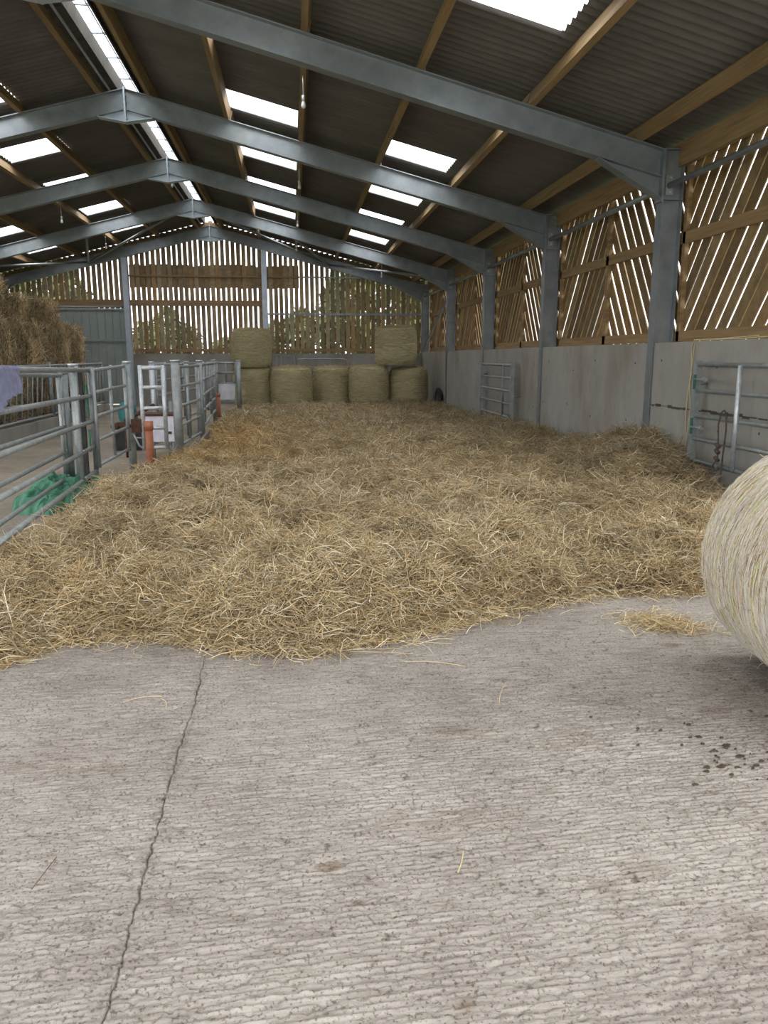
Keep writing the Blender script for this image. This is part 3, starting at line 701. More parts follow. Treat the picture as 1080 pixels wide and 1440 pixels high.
# ================================================================== ROUND BALES
def upright_bale(x, y, z, r, h, lab, name='round_bale', grp='upright round bales in front of the end wall', seed=0, tuft=500, tilt=0.0):
    root = empty(name, (x, y, z)); tag(root, lab, 'bale', grp)
    nz, na = 34, 72; T, A = np.meshgrid(np.linspace(0, 1, nz), np.linspace(0, 2 * PI, na, endpoint=False), indexing='ij')
    rr = r * (1 - 0.10 * np.abs(2 * T - 1) ** 6 + 0.015 * np.sin(T * PI)) + 0.022 * (fbm(A * 1.2 + seed, T * 3, 3, seed) - 0.5) * 2 + 0.006 * np.sin(T * 70 + 3 * fbm(A * 1.1, T * 4, 2, seed + 9))
    X = x + rr * np.cos(A); Y = y + rr * np.sin(A); Z = z + T * h + tilt * (X - x) * T + 0.015 * (fbm(A, T, 2, seed + 4) - 0.5)
    V = np.stack([X, Y, Z], -1).reshape(-1, 3); idx = np.arange(nz * na).reshape(nz, na); idn = np.roll(idx, -1, 1)
    F = np.stack([idx[:-1], idn[:-1], idn[1:], idx[1:]], -1).reshape(-1, 4)
    # domed top and flat bottom
    rings = [V]; top = []; last = idx[-1]; FF = [F]; off = len(V)
    for q in (0.75, 0.45, 0.12):
        a = A[0]; rx = rr[-1] * q; nzv = z + h + 0.05 * (1 - q) + 0.03 * fbm(a * 2, a * 0 + q * 5, 2, seed)
        rings.append(np.stack([x + rx * np.cos(a), y + rx * np.sin(a), nzv + tilt * rx * np.cos(a)], -1)); cur = off + np.arange(na); off += na
        FF.append(np.stack([last, np.roll(last, -1), np.roll(cur, -1), cur], -1)); last = cur
    V = np.concatenate(rings); F = np.concatenate(FF)
    build_np('bale_body', V, F, M['baleskin'], root)
    # net-wrapped stalks round the side
    n = 2600; a = rng.uniform(0, 2 * PI, n); t = rng.uniform(0.01, 0.99, n); R_ = r * (1 - 0.10 * np.abs(2 * t - 1) ** 6 + 0.015 * np.sin(t * PI)) + 0.008
    P = np.stack([x + R_ * np.cos(a), y + R_ * np.sin(a), z + t * h + tilt * R_ * np.cos(a) * t], 1)
    D = np.stack([-np.sin(a), np.cos(a), rng.normal(0, 0.12, n)], 1); D /= np.linalg.norm(D, axis=1)[:, None]
    base = np.array([(0.68, 0.58, 0.37), (0.56, 0.52, 0.30), (0.78, 0.68, 0.46), (0.46, 0.42, 0.22)])[rng.choice(4, n, p=[.4, .25, .2, .15])]
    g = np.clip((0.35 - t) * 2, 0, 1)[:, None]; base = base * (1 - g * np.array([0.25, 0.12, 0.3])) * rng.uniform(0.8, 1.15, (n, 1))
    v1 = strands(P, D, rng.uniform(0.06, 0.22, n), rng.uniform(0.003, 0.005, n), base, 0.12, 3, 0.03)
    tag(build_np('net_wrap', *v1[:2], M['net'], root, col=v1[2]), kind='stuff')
    n = tuft; a = rng.uniform(0, 2 * PI, n); q = np.sqrt(rng.uniform(0, 1, n)) * r * 0.93
    P = np.stack([x + q * np.cos(a), y + q * np.sin(a), z + h + 0.03 + 0.04 * (1 - q / r) + tilt * q * np.cos(a)], 1); az = rng.uniform(0, 2 * PI, n); el = rng.normal(0.1, 0.3, n)
    D = np.stack([np.cos(az) * np.cos(el), np.sin(az) * np.cos(el), np.sin(el)], 1)
    v1 = strands(P, D, rng.uniform(0.1, 0.28, n), rng.uniform(0.003, 0.005, n), np.tile((0.60, 0.49, 0.28), (n, 1)) * rng.uniform(0.7, 1.15, (n, 1)), 0.5, 3, 0.1)
    tag(build_np('loose_straw', *v1[:2], M['straw'], root, col=v1[2]), kind='stuff')
upright_bale(-1.23, 24.9, 0.0, 0.60, 1.25, 'greenish round bale standing on the floor, under the left upper bale', seed=1)
upright_bale(-0.03, 24.65, 0.0, 0.645, 1.25, 'round bale on the floor, second from the left, leaning slightly, nothing on top', seed=2, tilt=0.012)
upright_bale(1.27, 25.3, 0.0, 0.585, 1.24, 'darker green round bale on the floor, middle of the five and set back', seed=3)
upright_bale(2.44, 24.8, 0.0, 0.635, 1.27, 'round bale on the floor, fourth from the left, half under the right upper bale', seed=4, tilt=-0.01)
upright_bale(3.74, 25.0, 0.0, 0.625, 1.22, 'round bale on the floor at the right, close to the concrete wall', seed=5)
upright_bale(-1.23, 24.85, 1.30, 0.60, 1.10, 'pale round bale stacked on top at the left end of the row', seed=6, tuft=800)
upright_bale(3.32, 24.9, 1.36, 0.655, 1.13, 'larger pale round bale stacked on top at the right end of the row', seed=7, tuft=800, tilt=0.03)

# the big bale at the right, lying on its side
def near_bale():
    c = np.array([2.615, 3.062, 0.585]); R_ = 0.589; L_ = 1.309; sh = 0.142; rot = math.radians(-98.4)
    ax = np.array([math.cos(rot), math.sin(rot), 0]); u = np.array([-math.sin(rot), math.cos(rot), 0]) * 0.992; w = np.array([0, 0, 1.0])
    root = empty('round_bale', (c[0], c[1], 0)); tag(root, 'large pale round bale lying on its side at the right edge, nearest the camera', 'bale')
    prof = [(-L_ / 2, 0.001)]
    for q in np.linspace(0.15, 1, 10)[:-1]: prof.append((-L_ / 2 - 0.0, q * (R_ - sh)))
    for a in np.linspace(0, PI / 2, 8): prof.append((-L_ / 2 + sh - sh * math.cos(a), R_ - sh + sh * math.sin(a)))
    for q in np.linspace(0, 1, 30)[1:-1]: prof.append((-L_ / 2 + sh + q * (L_ - 2 * sh), R_))
    prof += [(-p_[0], p_[1]) for p_ in prof[:18][::-1]]
    prof = np.array(prof); na = 220; A = np.linspace(0, 2 * PI, na, endpoint=False); S, AA = np.meshgrid(np.arange(len(prof)), A, indexing='ij')
    off = prof[S, 0]; rr = prof[S, 1]
    rr = rr * (1 + 0.012 * (fbm(AA * 3, off * 6, 3, 500) - 0.5) * 2) + 0.005 * np.sin(off * 85 + 2 * fbm(AA * 1.5, off * 3, 2, 7)) * (rr > R_ * 0.6)
    P = c + ax * off[..., None] + (u * np.cos(AA)[..., None] + w * np.sin(AA)[..., None]) * rr[..., None]
    P[..., 2] = np.maximum(P[..., 2], 0.002)
    idx = np.arange(P.shape[0] * na).reshape(-1, na); idn = np.roll(idx, -1, 1)
    F = np.stack([idx[:-1], idn[:-1], idn[1:], idx[1:]], -1).reshape(-1, 4)
    build_np('bale_body', P.reshape(-1, 3), F, M['bigbale'], root)
    def wrap(n, lo, hi, l0, l1, r0, r1, pal, pr, jit, lift, band=False):
        a = rng.uniform(0, 2 * PI, n); o = rng.uniform(-L_ / 2 + 0.012, L_ / 2 - 0.012, n)
        if band: o = np.clip(np.array(band)[rng.integers(0, len(band), n)] + rng.normal(0, 0.018, n), -L_ / 2 + 0.02, L_ / 2 - 0.02)
        e = np.clip((np.abs(o) - (L_ / 2 - sh)) / sh, 0, 1); q = R_ - sh + sh * np.sqrt(np.clip(1 - e * e, 0, 1)) + lift * rng.uniform(0.3, 1, n)
        rad = u * np.cos(a)[:, None] + w * np.sin(a)[:, None]; tan = -u * np.sin(a)[:, None] + w * np.cos(a)[:, None]
        P = c + ax * o[:, None] + rad * q[:, None]
        D = tan + ax * rng.normal(0, jit, n)[:, None] + rad * rng.normal(0, 0.02, n)[:, None]; D /= np.linalg.norm(D, axis=1)[:, None]
        Ln = rng.uniform(l0, l1, n); col = np.array(pal)[rng.choice(len(pal), n, p=pr)] * rng.uniform(0.85, 1.12, (n, 1))
        # bend every stalk inwards so that it follows the roll
        segs = 5; t = np.linspace(-0.5, 0.5, segs + 1); kap = 1 / q
        pts = P[:, None] + D[:, None] * (Ln[:, None, None] * t[None, :, None]) - rad[:, None] * (0.5 * kap * Ln ** 2)[:, None, None] * (t * t)[None, :, None]
        T = np.gradient(pts, axis=1); T /= np.linalg.norm(T, axis=2)[..., None]
        U = np.cross(T, rad[:, None]); U /= np.linalg.norm(U, axis=2)[..., None] + 1e-9; Wv = np.cross(T, U)
        Rr = rng.uniform(r0, r1, n); V = np.empty((n, segs + 1, 3, 3))
        for k in range(3): V[:, :, k] = pts + (U * math.cos(2 * PI * k / 3) + Wv * math.sin(2 * PI * k / 3)) * Rr[:, None, None]
        base = (np.arange(n) * (segs + 1) * 3)[:, None, None]; s_ = np.arange(segs)[None, :, None] * 3; k_ = np.arange(3)[None, None, :]; k2 = (k_ + 1) % 3
        F = np.stack([base + s_ + k_, base + s_ + k2, base + s_ + 3 + k2, base + s_ + 3 + k_], -1).reshape(-1, 4)
        V = V.reshape(-1, 3); V[:, 2] = np.maximum(V[:, 2], 0.001)
        return V, F, np.repeat(col, (segs + 1) * 3, axis=0)
    pale = [(0.76, 0.68, 0.52), (0.60, 0.48, 0.32), (0.70, 0.66, 0.58), (0.40, 0.30, 0.20), (0.56, 0.54, 0.32)]
    V, F, cc = joinv([wrap(17000, 0, 0, 0.05, 0.20, 0.0011, 0.0024, pale, [.34, .24, .16, .16, .10], 0.12, 0.006),
                      wrap(1400, 0, 0, 0.05, 0.16, 0.0013, 0.0024, [(0.54, 0.54, 0.26), (0.64, 0.61, 0.34)], [.5, .5], 0.05, 0.008, band=[-0.56, -0.36, -0.18, 0.05, 0.3])])
    tag(build_np('surface_stalks', V, F, M['net'], root, col=cc), kind='stuff')
    V, F, cc = wrap(2600, 0, 0, 0.25, 0.5, 0.0005, 0.0009, [(0.80, 0.80, 0.78)], [1.0], 0.05, 0.009)
    tag(build_np('net_wrap', V, F, M['net'], root, col=cc), kind='stuff')
    n = 420; a = rng.uniform(0, 2 * PI, n); o = rng.uniform(-L_ / 2, L_ / 2, n); rad = u * np.cos(a)[:, None] + w * np.sin(a)[:, None]
    e = np.clip((np.abs(o) - (L_ / 2 - sh)) / sh, 0, 1); q = R_ - sh + sh * np.sqrt(1 - e * e) + 0.01
    D = rad * rng.uniform(0.1, 0.7, n)[:, None] + rng.normal(0, 0.6, (n, 3)); D /= np.linalg.norm(D, axis=1)[:, None]
    P = c + ax * o[:, None] + rad * q[:, None]; P[:, 2] = np.maximum(P[:, 2], 0.05)
    v1 = strands(P, D, rng.uniform(0.04, 0.13, n), rng.uniform(0.0009, 0.0016, n), np.tile((0.66, 0.54, 0.32), (n, 1)) * rng.uniform(0.8, 1.2, (n, 1)), 0.4, 4, 0.1)
    tag(build_np('loose_straw', *v1[:2], M['straw'], root, col=v1[2]), kind='stuff')
near_bale()

# ================================================================== HAY STACK ON THE LEFT
def hay_bale(x0, x1, y0, y1, z0, z1, lab, seed):
    cx, cy = (x0 + x1) / 2, (y0 + y1) / 2; root = empty('hay_bale', (cx, cy, z0)); tag(root, lab, 'bale', 'stack of shaggy hay bales at the left')
    # rounded, lumpy block
    n = 40; u = np.linspace(-PI / 2, PI / 2, n // 2 + 4); v = np.linspace(0, 2 * PI, 2 * n, endpoint=False); U, Vv = np.meshgrid(u, v, indexing='ij')
    e = 0.32; sg = lambda t: np.sign(t) * np.abs(t) ** e
    dx, dy, dz = sg(np.cos(U)) * sg(np.cos(Vv)), sg(np.cos(U)) * sg(np.sin(Vv)), sg(np.sin(U))
    nrm = 0.22 * (fbm(dx * 2.5 + seed, dy * 4 + dz * 2, 3, seed) - 0.5)
    X = cx + dx * ((x1 - x0) / 2 + nrm); Y = cy + dy * ((y1 - y0) / 2 + nrm); Z = (z0 + z1) / 2 + dz * ((z1 - z0) / 2 + nrm * 0.6); Z = np.maximum(Z, z0)
    idx = np.arange(X.size).reshape(X.shape); idn = np.roll(idx, -1, 1)
    F = np.stack([idx[:-1], idn[:-1], idn[1:], idx[1:]], -1).reshape(-1, 4)
    build_np('bale_body', np.stack([X, Y, Z], -1).reshape(-1, 3), F, M['haycore'], root)
    # shaggy wisps: on the aisle side, the near end and the top
    m_ = 2600; k = rng.integers(0, 10, m_); fx = rng.uniform(-1, 1, m_); fy = rng.uniform(-1, 1, m_); fz = rng.uniform(-1, 1, m_)
    fx = np.where(k < 5, 1.0, fx); fy = np.where((k >= 5) & (k < 7), -1.0, fy); fz = np.where(k >= 8, 1.0, fz); fy = np.where(k == 7, 1.0, fy)
    rd = lambda t: np.clip(t, -0.97, 0.97)
    big = np.sqrt(np.maximum(fx ** 4 + fy ** 4 + fz ** 4, 1) ** 0.5); big = np.maximum(1, (np.abs(fx) ** 6 + np.abs(fy) ** 6 + np.abs(fz) ** 6) ** (1 / 6))
    P = np.stack([cx + fx / big * (x1 - x0) / 2, cy + fy / big * (y1 - y0) / 2, (z0 + z1) / 2 + fz / big * (z1 - z0) / 2], 1)
    clump = fbm(P[:, 1] * 3.2 + seed, P[:, 2] * 1.2, 2, seed + 3); P[:, 0] += (fx > 0.99) * (clump - 0.35) * 0.22
    D = rng.normal(0, 0.42, (m_, 3)); D[:, 2] -= np.where(k < 8, 0.9, 0.0); D[:, 1] += np.where(k >= 8, rng.choice([-1, 1], m_) * 0.8, 0); D /= np.linalg.norm(D, axis=1)[:, None]
    pal = np.array([(0.56, 0.45, 0.27), (0.42, 0.32, 0.18), (0.68, 0.56, 0.36), (0.24, 0.17, 0.09)])[rng.choice(4, m_, p=[.35, .3, .2, .15])] * (0.25 + 1.5 * clump)[:, None]
    v1 = strands(P, D, rng.uniform(0.15, 0.42, m_), rng.uniform(0.005, 0.009, m_), pal, 0.35, 3, 0.1)
    v1[0][:, 2] = np.maximum(v1[0][:, 2], max(0.0, z0 - 0.12)); v1[0][:, 0] = np.minimum(v1[0][:, 0], -5.68)
    tag(build_np('loose_hay', *v1[:2], M['hay'], root, col=v1[2]), kind='stuff')
seed = 600
YL = [(11.6, 14.0), (14.05, 16.4), (16.45, 18.8), (18.85, 21.2), (21.25, 23.5)]
pos = ['nearest of its five', 'second nearest of five', 'third nearest of five', 'fourth nearest of five', 'farthest of its five']
for i, (a, b) in enumerate(YL):
    hay_bale(-7.5, -5.95, a, b, 0.0, 1.22, 'shaggy hay bale, bottom layer behind feed barrier, %s' % pos[i], seed + i)
    hay_bale(-7.6, -6.05 - 0.03 * (i % 2), a + 0.1, b + 0.25 * (i == 4) + 0.1, 1.24, 2.42 + 0.05 * (i % 3), 'shaggy hay bale, middle layer of left stack, %s' % pos[i], seed + 20 + i)
hay_bale(-7.7, -6.25, 16.2, 18.9, 2.46, 3.28, 'tall rounded hay bale on top of the left stack, at the left picture edge', 651)
hay_bale(-7.9, -6.45, 19.4, 23.1, 2.50, 3.06, 'low flat hay bale on top of the left stack, the farther of two', 652)

# feed barrier in front of the hay
kb = MB(); kb.box((-5.68, 9.7, 0), (-5.5, 24.2, 0.24)); tag(build('feed_kerb', kb, M['conc'], base=(-5.6, 9.7, 0)), 'long low concrete kerb under the slanted-bar feed barrier', 'kerb')
for i, (a, b) in enumerate(((9.8, 14.2), (14.3, 18.9), (19.0, 24.0))):
    root = empty('feed_barrier', (-5.6, a, 0.24)); tag(root, 'galvanised feed barrier with slanted bars before the hay, %s' % ['nearest section', 'middle section', 'farthest section'][i], 'barrier', 'feed barriers along the hay stack')
    mb = MB(); mb.tube((-5.6, a, 1.42), (-5.6, b, 1.42), 0.03); build('top_rail', mb, M['galv'], root)
    mb = MB(); mb.tube((-5.6, a, 0.30), (-5.6, b, 0.30), 0.03); build('bottom_rail', mb, M['galv'], root)
    for y_ in (a, b): mb = MB(); mb.tube((-5.6, y_, 0.24), (-5.6, y_, 1.5), 0.036); build('end_post', mb, M['galv'], root)
    y_ = a + 0.2
    while y_ < b - 0.45: mb = MB(); mb.tube((-5.6, y_, 0.30), (-5.6, y_ + 0.32, 1.42), 0.02, 8); build('slanted_bar', mb, M['galv'], root); y_ += 0.33

# ================================================================== GATES AND POSTS
ZS = [1.46, 1.17, 0.88, 0.59, 0.30]
def gate(P, Q, lab, dz=(0, 0), zs=ZS, r=0.022, braces=(), stiles=(True, True), grp=None, mat='galv', name='steel_gate', cat='gate', strip=False):
    P = Vector((*P, 0)); Q = Vector((*Q, 0)); root = empty(name, tuple(P)); tag(root, lab, cat, grp)
    at = lambda t, z: (P + (Q - P) * t + Vector((0, 0, z + dz[0] + (dz[1] - dz[0]) * t)))
    for i, z in enumerate(zs):
        mb = MB(); mb.tube(at(0, z), at(1, z), r * (1.12 if i == 0 else 1), 12); build('rail', mb, M[mat], root)
    for t, on in ((0, stiles[0]), (1, stiles[1])):
        if on: mb = MB(); mb.tube(at(t, zs[-1] - 0.03), at(t, zs[0] + 0.035), r * 1.15, 12); build('stile', mb, M[mat], root)
    for t in braces:
        mb = MB(); d = (Q - P).normalized(); off = Vector((d.y, -d.x, 0)) * 0.0
        mb.tube(at(t, zs[-1]) + off, at(t, zs[0]) + off, r * 0.95, 10); b_ = build('brace', mb, M[mat], root)
        for z in zs:
            mb = MB(); p = at(t + 0.012, z + 0.028); mb.tube(p, p + Vector((0.03, 0, 0)), 0.008, 6); build('bolt', mb, M['galv_bright'], b_)
    return root
def post(x, y, h, r, lab, cap=False, mat='galv'):
    root = empty('fence_post', (x, y, 0)); tag(root, lab, 'post', 'steel posts along the straw pen')
    mb = MB(); mb.tube((x, y, 0), (x, y, h), r, 16); build('tube', mb, M[mat], root)
    mb = MB(); mb.tube((x, y, h), (x, y, h + 0.025), r + 0.006, 16); build('cap', mb, M['galv_bright'], root)
    return root
pa = post(-2.43, 9.1, 1.51, 0.052, 'galvanised round post at the left beside the green tarpaulin')
mb = MB(); mb.box((-2.37, 9.03, 0.1), (-2.33, 9.07, 1.46)); tag(build('hanging_bar', mb, M['black'], pa), 'dark iron bar')
mb = MB(); mb.box((-2.30, 9.02, 0.95), (-2.285, 9.05, 1.3)); mb.box((-2.30, 9.02, 0.55), (-2.285, 9.05, 0.8)); tag(build('paint_patch', mb, M['tape'], pa), 'green paint patch')
pb = post(-2.15, 10.6, 1.53, 0.052, 'galvanised round post with a rusty latch, second from the left')
mb = MB(); mb.box((-2.13, 10.52, 0.62), (-2.0, 10.56, 0.80)); mb.box((-2.32, 10.52, 0.66), (-2.2, 10.56, 0.76)); mb.tube((-2.33, 10.44, 0.71), (-2.33, 10.50, 0.71), 0.045, 14); mb.tube((-2.33, 10.5, 0.71), (-2.1, 10.54, 0.71), 0.02)
tag(build('latch', mb, M['rust'], pb), 'rusty brown latch')
mb = MB(); mb.path([(-2.1, 10.5, 0.60), (-2.06, 10.48, 0.52), (-2.04, 10.5, 0.45), (-2.0, 10.5, 0.42)], 0.012); mb.path([(-2.1, 10.5, 0.56), (-1.98, 10.5, 0.55)], 0.01); build('chain', mb, M['galv'], pb)
post(-1.69, 11.7, 1.54, 0.066, 'thick galvanised round post in the middle of the pen fence, right of the narrow gate')
post(-1.60, 13.9, 1.53, 0.052, 'galvanised round post with the tilted board at its foot')
post(-1.96, 20.0, 1.52, 0.055, 'galvanised round post farther back, left of the thin orange pipe')
post(-1.50, 22.4, 1.5, 0.07, 'last galvanised post of the pen fence, in front of the leftmost bale')
post(-2.60, 15.0, 1.5, 0.05, 'pale galvanised post behind the narrow gate', mat='galv_bright')
post(-2.16, 16.5, 1.5, 0.05, 'slim galvanised post standing behind the thick middle post')
post(-2.62, 9.35, 1.42, 0.05, 'pale galvanised post close behind the first gate end')

gate((-1.98, 5.0), (-2.30, 9.25), 'long galvanised five-rail gate at the left edge, front one of the pair', dz=(0.07, 0.0), braces=(0.80,), r=0.023)
gate((-2.20, 5.2), (-2.62, 9.25), 'galvanised five-rail gate at the left edge, hanging just behind the front one', dz=(0.05, -0.06), braces=(0.96,), r=0.021)
gate((-2.24, 9.15), (-2.17, 10.5), 'short galvanised five-rail gate between the first two posts', dz=(0.02, 0.05), zs=[1.44, 1.19, 0.92, 0.65, 0.36], braces=(0.5,), r=0.02)
gate((-2.10, 11.2), (-1.80, 11.25), 'narrow galvanised gate with short rails between two posts, facing the camera', zs=[1.46, 1.19, 0.90, 0.62, 0.34], r=0.026, mat='galv_bright')
gate((-1.70, 11.75), (-1.61, 13.85), 'galvanised gate between the thick middle post and the post with the tilted board', braces=(0.45,))
gate((-1.66, 14.0), (-1.94, 19.9), 'long galvanised gate behind the post with the tilted board, seen edge-on', braces=(0.3, 0.7), r=0.026)
gate((-2.14, 22.5), (-1.58, 22.5), 'small galvanised end gate facing the camera, in front of the far left bale', zs=[1.44, 1.17, 0.88], r=0.03, braces=(0.5,))
gate((-2.14, 20.2), (-2.10, 22.4), 'galvanised gate between the thin orange pipe and the small end gate', r=0.026)
gate((-2.55, 15.1), (-2.20, 20.0), 'galvanised gate in the second row behind the pen fence', r=0.024, braces=(0.5,))
gate((-2.7, 9.6), (-2.72, 14.8), 'galvanised gate behind the short gate, running back to the pale post', r=0.02, braces=(0.6,)) if False else None
# dirty white tray and dark gap under the end gate
root = empty('feed_tray', (-1.86, 22.6, 0.35)); tag(root, 'small scuffed white metal tray hung on the far end gate', 'tray')
mb = MB(); mb.prism([(-2.08, 0.42), (-1.64, 0.42), (-1.60, 0.86), (-2.12, 0.86)], 1, 22.42, 22.48); build('front_plate', mb, M['trough'], root)
mb = MB(); mb.box((-2.12, 22.48, 0.36), (-1.6, 22.9, 0.44)); build('tray_floor', mb, M['galv'], root)

# right-hand gate fastened to the wall
root = gate((4.50, 8.27), (4.50, 5.6), 'large galvanised five-rail gate hung flat on the right concrete wall, above the near bale', zs=[1.51, 1.225, 0.945, 0.69, 0.44], stiles=(False, False), r=0.022)
mb = MB(); mb.box((4.47, 8.22, 0.41), (4.53, 8.30, 1.55)); build('stile', mb, M['galv'], root)
mb = MB(); mb.tube((4.47, 7.37, 0.44), (4.47, 7.37, 1.51), 0.025, 12); build('brace', mb, M['galv_bright'], root)
mb = MB(); mb.box((4.466, 8.215, 1.24), (4.471, 8.27, 1.40)); mb.box((4.466, 8.215, 0.74), (4.471, 8.27, 0.92)); tag(build('paint_patch', mb, M['tape'], root), 'green paint patch')
mb = MB(); mb.tube((4.46, 8.24, 1.35), (4.46, 8.05, 1.35), 0.012); mb.tube((4.46, 8.24, 0.82), (4.46, 8.05, 0.82), 0.012); mb.tube((4.46, 8.05, 1.35), (4.46, 8.0, 1.35), 0.026); mb.tube((4.46, 8.05, 0.82), (4.46, 8.0, 0.82), 0.026)
build('hinge_pin', mb, M['galv'], root)
mb = MB()
mb.path([(4.44, 7.60, 1.02), (4.43, 7.62, 0.9), (4.44, 7.61, 0.7), (4.44, 7.6, 0.55), (4.43, 7.66, 0.46), (4.43, 7.62, 0.40), (4.44, 7.57, 0.42), (4.44, 7.58, 0.46)], 0.008, 6)
mb.path([(4.44, 7.60, 1.02), (4.44, 7.55, 1.05), (4.44, 7.5, 1.02), (4.45, 7.5, 0.85), (4.45, 7.52, 0.62), (4.45, 7.54, 0.30)], 0.009, 6)
for z in (0.66, 0.60, 0.52): mb.tube((4.435, 7.58, z), (4.435, 7.64, z + 0.03), 0.022, 8)
build('chain', mb, M['oldiron'], root)
for y, z in ((8.26, 1.3), (8.26, 0.8), (6.0, 0.945)): mb = MB(); mb.tube((4.50, y, z), (4.63, y, z), 0.015); build('wall_bracket', mb, M['galv'], root)
# smaller one further back
root = gate((4.50, 18.25), (4.46, 15.48), 'smaller galvanised gate hung on the right concrete wall below the third column', zs=[1.43, 1.165, 0.90, 0.635, 0.36], stiles=(False, False), r=0.024)
mb = MB(); mb.box((4.46, 18.18, 0.34), (4.53, 18.30, 1.46)); build('stile', mb, M['galv'], root)
mb = MB(); mb.box((4.43, 15.44, 0.33), (4.49, 15.56, 1.46)); build('stile', mb, M['galv'], root)
mb = MB(); mb.tube((4.455, 16.16, 0.36), (4.455, 16.16, 1.43), 0.022); build('brace', mb, M['frame'], root)
for x, y, z in ((4.5, 18.25, 1.2), (4.5, 18.25, 0.6), (4.47, 15.5, 0.8)): mb = MB(); mb.tube((x, y, z), (4.63, y, z), 0.018); build('wall_bracket', mb, M['galv'], root)

# hurdles leaning against the end wall behind the bales
root = empty('sheep_hurdle', (-0.25, 27.4, 0)); tag(root, 'dark metal hurdle with upright bars behind the bales, left of the pair', 'hurdle')
mb = MB(); mb.path([(-0.70, 27.35, 0.0), (-0.68, 27.5, 1.64), (0.10, 27.5, 1.64), (0.12, 27.35, 0.0)], 0.022); build('frame', mb, M['frame'], root)
for x in (-0.52, -0.36, -0.18, 0.0): mb = MB(); mb.tube((x, 27.38, 0.2), (x, 27.5, 1.62), 0.014, 8); build('bar', mb, M['frame'], root)
root = empty('sheep_hurdle', (1.0, 27.4, 0)); tag(root, 'dark rounded-corner metal hurdle behind the bales, right of the pair', 'hurdle')
mb = MB(); mb.path([(0.16, 27.35, 0.0), (0.16, 27.5, 1.45), (0.22, 27.5, 1.53), (1.82, 27.5, 1.53), (1.92, 27.5, 1.46), (1.94, 27.35, 0.0)], 0.024); build('frame', mb, M['frame'], root)
for z in (1.30, 1.12, 0.9, 0.6): mb = MB(); mb.tube((0.5, 27.45, z), (1.75 if z == 1.30 else 1.92, 27.45, z), 0.016, 8); build('bar', mb, M['frame'], root)

# tyre by the right wall
root = empty('tyre', (4.5, 24.2, 0)); tag(root, 'small black tyre standing against the right wall beside the last bale', 'tyre')
na, nb = 32, 12; A, B_ = np.meshgrid(np.linspace(0, 2 * PI, na, endpoint=False), np.linspace(0, 2 * PI, nb, endpoint=False), indexing='ij')
rr = 0.25 + 0.085 * np.cos(B_); P = np.stack([4.50 + 0.07 * np.sin(B_), 23.75 + rr * np.cos(A), 0.335 + rr * np.sin(A)], -1).reshape(-1, 3)
idx = np.arange(na * nb).reshape(na, nb); F = np.stack([idx, np.roll(idx, -1, 0), np.roll(np.roll(idx, -1, 0), -1, 1), np.roll(idx, -1, 1)], -1).reshape(-1, 4)
build_np('tread', P, F, M['black'], root)
mb = MB(); mb.tube((4.47, 23.75, 0.335), (4.53, 23.75, 0.335), 0.17, 20); build('wheel_disc', mb, M['frame'], root)

# orange pipes
mb = MB(); mb.tube((-2.02, 11.15, -0.02), (-2.02, 11.15, 0.62), 0.055, 18); mb.tube((-2.02, 11.15, 0.60), (-2.02, 11.15, 0.72), 0.064, 18)
tag(build('drain_pipe', mb, M['pipe'], base=(-2.02, 11.15, 0)), 'thick orange plastic pipe standing under the narrow gate', 'pipe')
mb = MB(); mb.tube((-1.93, 20.5, -0.02), (-1.93, 20.5, 0.62), 0.065, 16); mb.tube((-1.93, 20.5, 0.6), (-1.93, 20.5, 0.68), 0.075, 16)
tag(build('drain_pipe', mb, M['pipe'], base=(-1.93, 20.5, 0)), 'orange plastic pipe farther back beside the small end gate', 'pipe')

# water trough behind the narrow gate
root = empty('water_trough', (-2.07, 12.5, 0)); tag(root, 'pale enamel water trough with brown lid behind the narrow gate', 'trough')
mb = MB(); mb.prism([(-2.28, 0.30), (-1.86, 0.30), (-1.82, 0.70), (-2.32, 0.70)], 1, 12.4, 12.85); build('tank', mb, M['trough'], root)
mb = MB(); mb.box((-2.34, 12.38, 0.70), (-1.80, 12.87, 0.735)); build('rim', mb, M['rust'], root)
for x in (-2.25, -1.89):
    for y in (12.45, 12.8): mb = MB(); mb.tube((x, y, 0), (x, y, 0.3), 0.02); build('leg', mb, M['galv'], root)
mb = MB(); mb.box((-2.14, 12.385, 0.5), (-2.04, 12.4, 0.52)); mb.box((-1.98, 12.385, 0.42), (-1.9, 12.4, 0.46)); build('handle', mb, M['black'], root)
mb = MB(); mb.tube((-1.98, 13.0, 0.0), (-1.98, 13.0, 0.22), 0.07, 14); mb.tube((-1.98, 13.0, 0.22), (-1.98, 13.0, 0.9), 0.035, 12)
tag(build('stand_pipe', mb, M['frame'], base=(-1.98, 13, 0)), 'short dark stand pipe with a black foot behind the trough', 'pipe')
mb = MB(); mb.tube((-2.70, 12.9, 0.60), (-2.30, 13.3, 0.82), 0.032, 12)
mb.tube((-2.70, 12.9, 0.0), (-2.70, 12.9, 0.61), 0.022, 12)
tag(build('rusty_arm', mb, M['rust'], base=(-2.75, 12.8, 0)), 'rusty brown steel arm sloping up behind the narrow gate', 'arm')
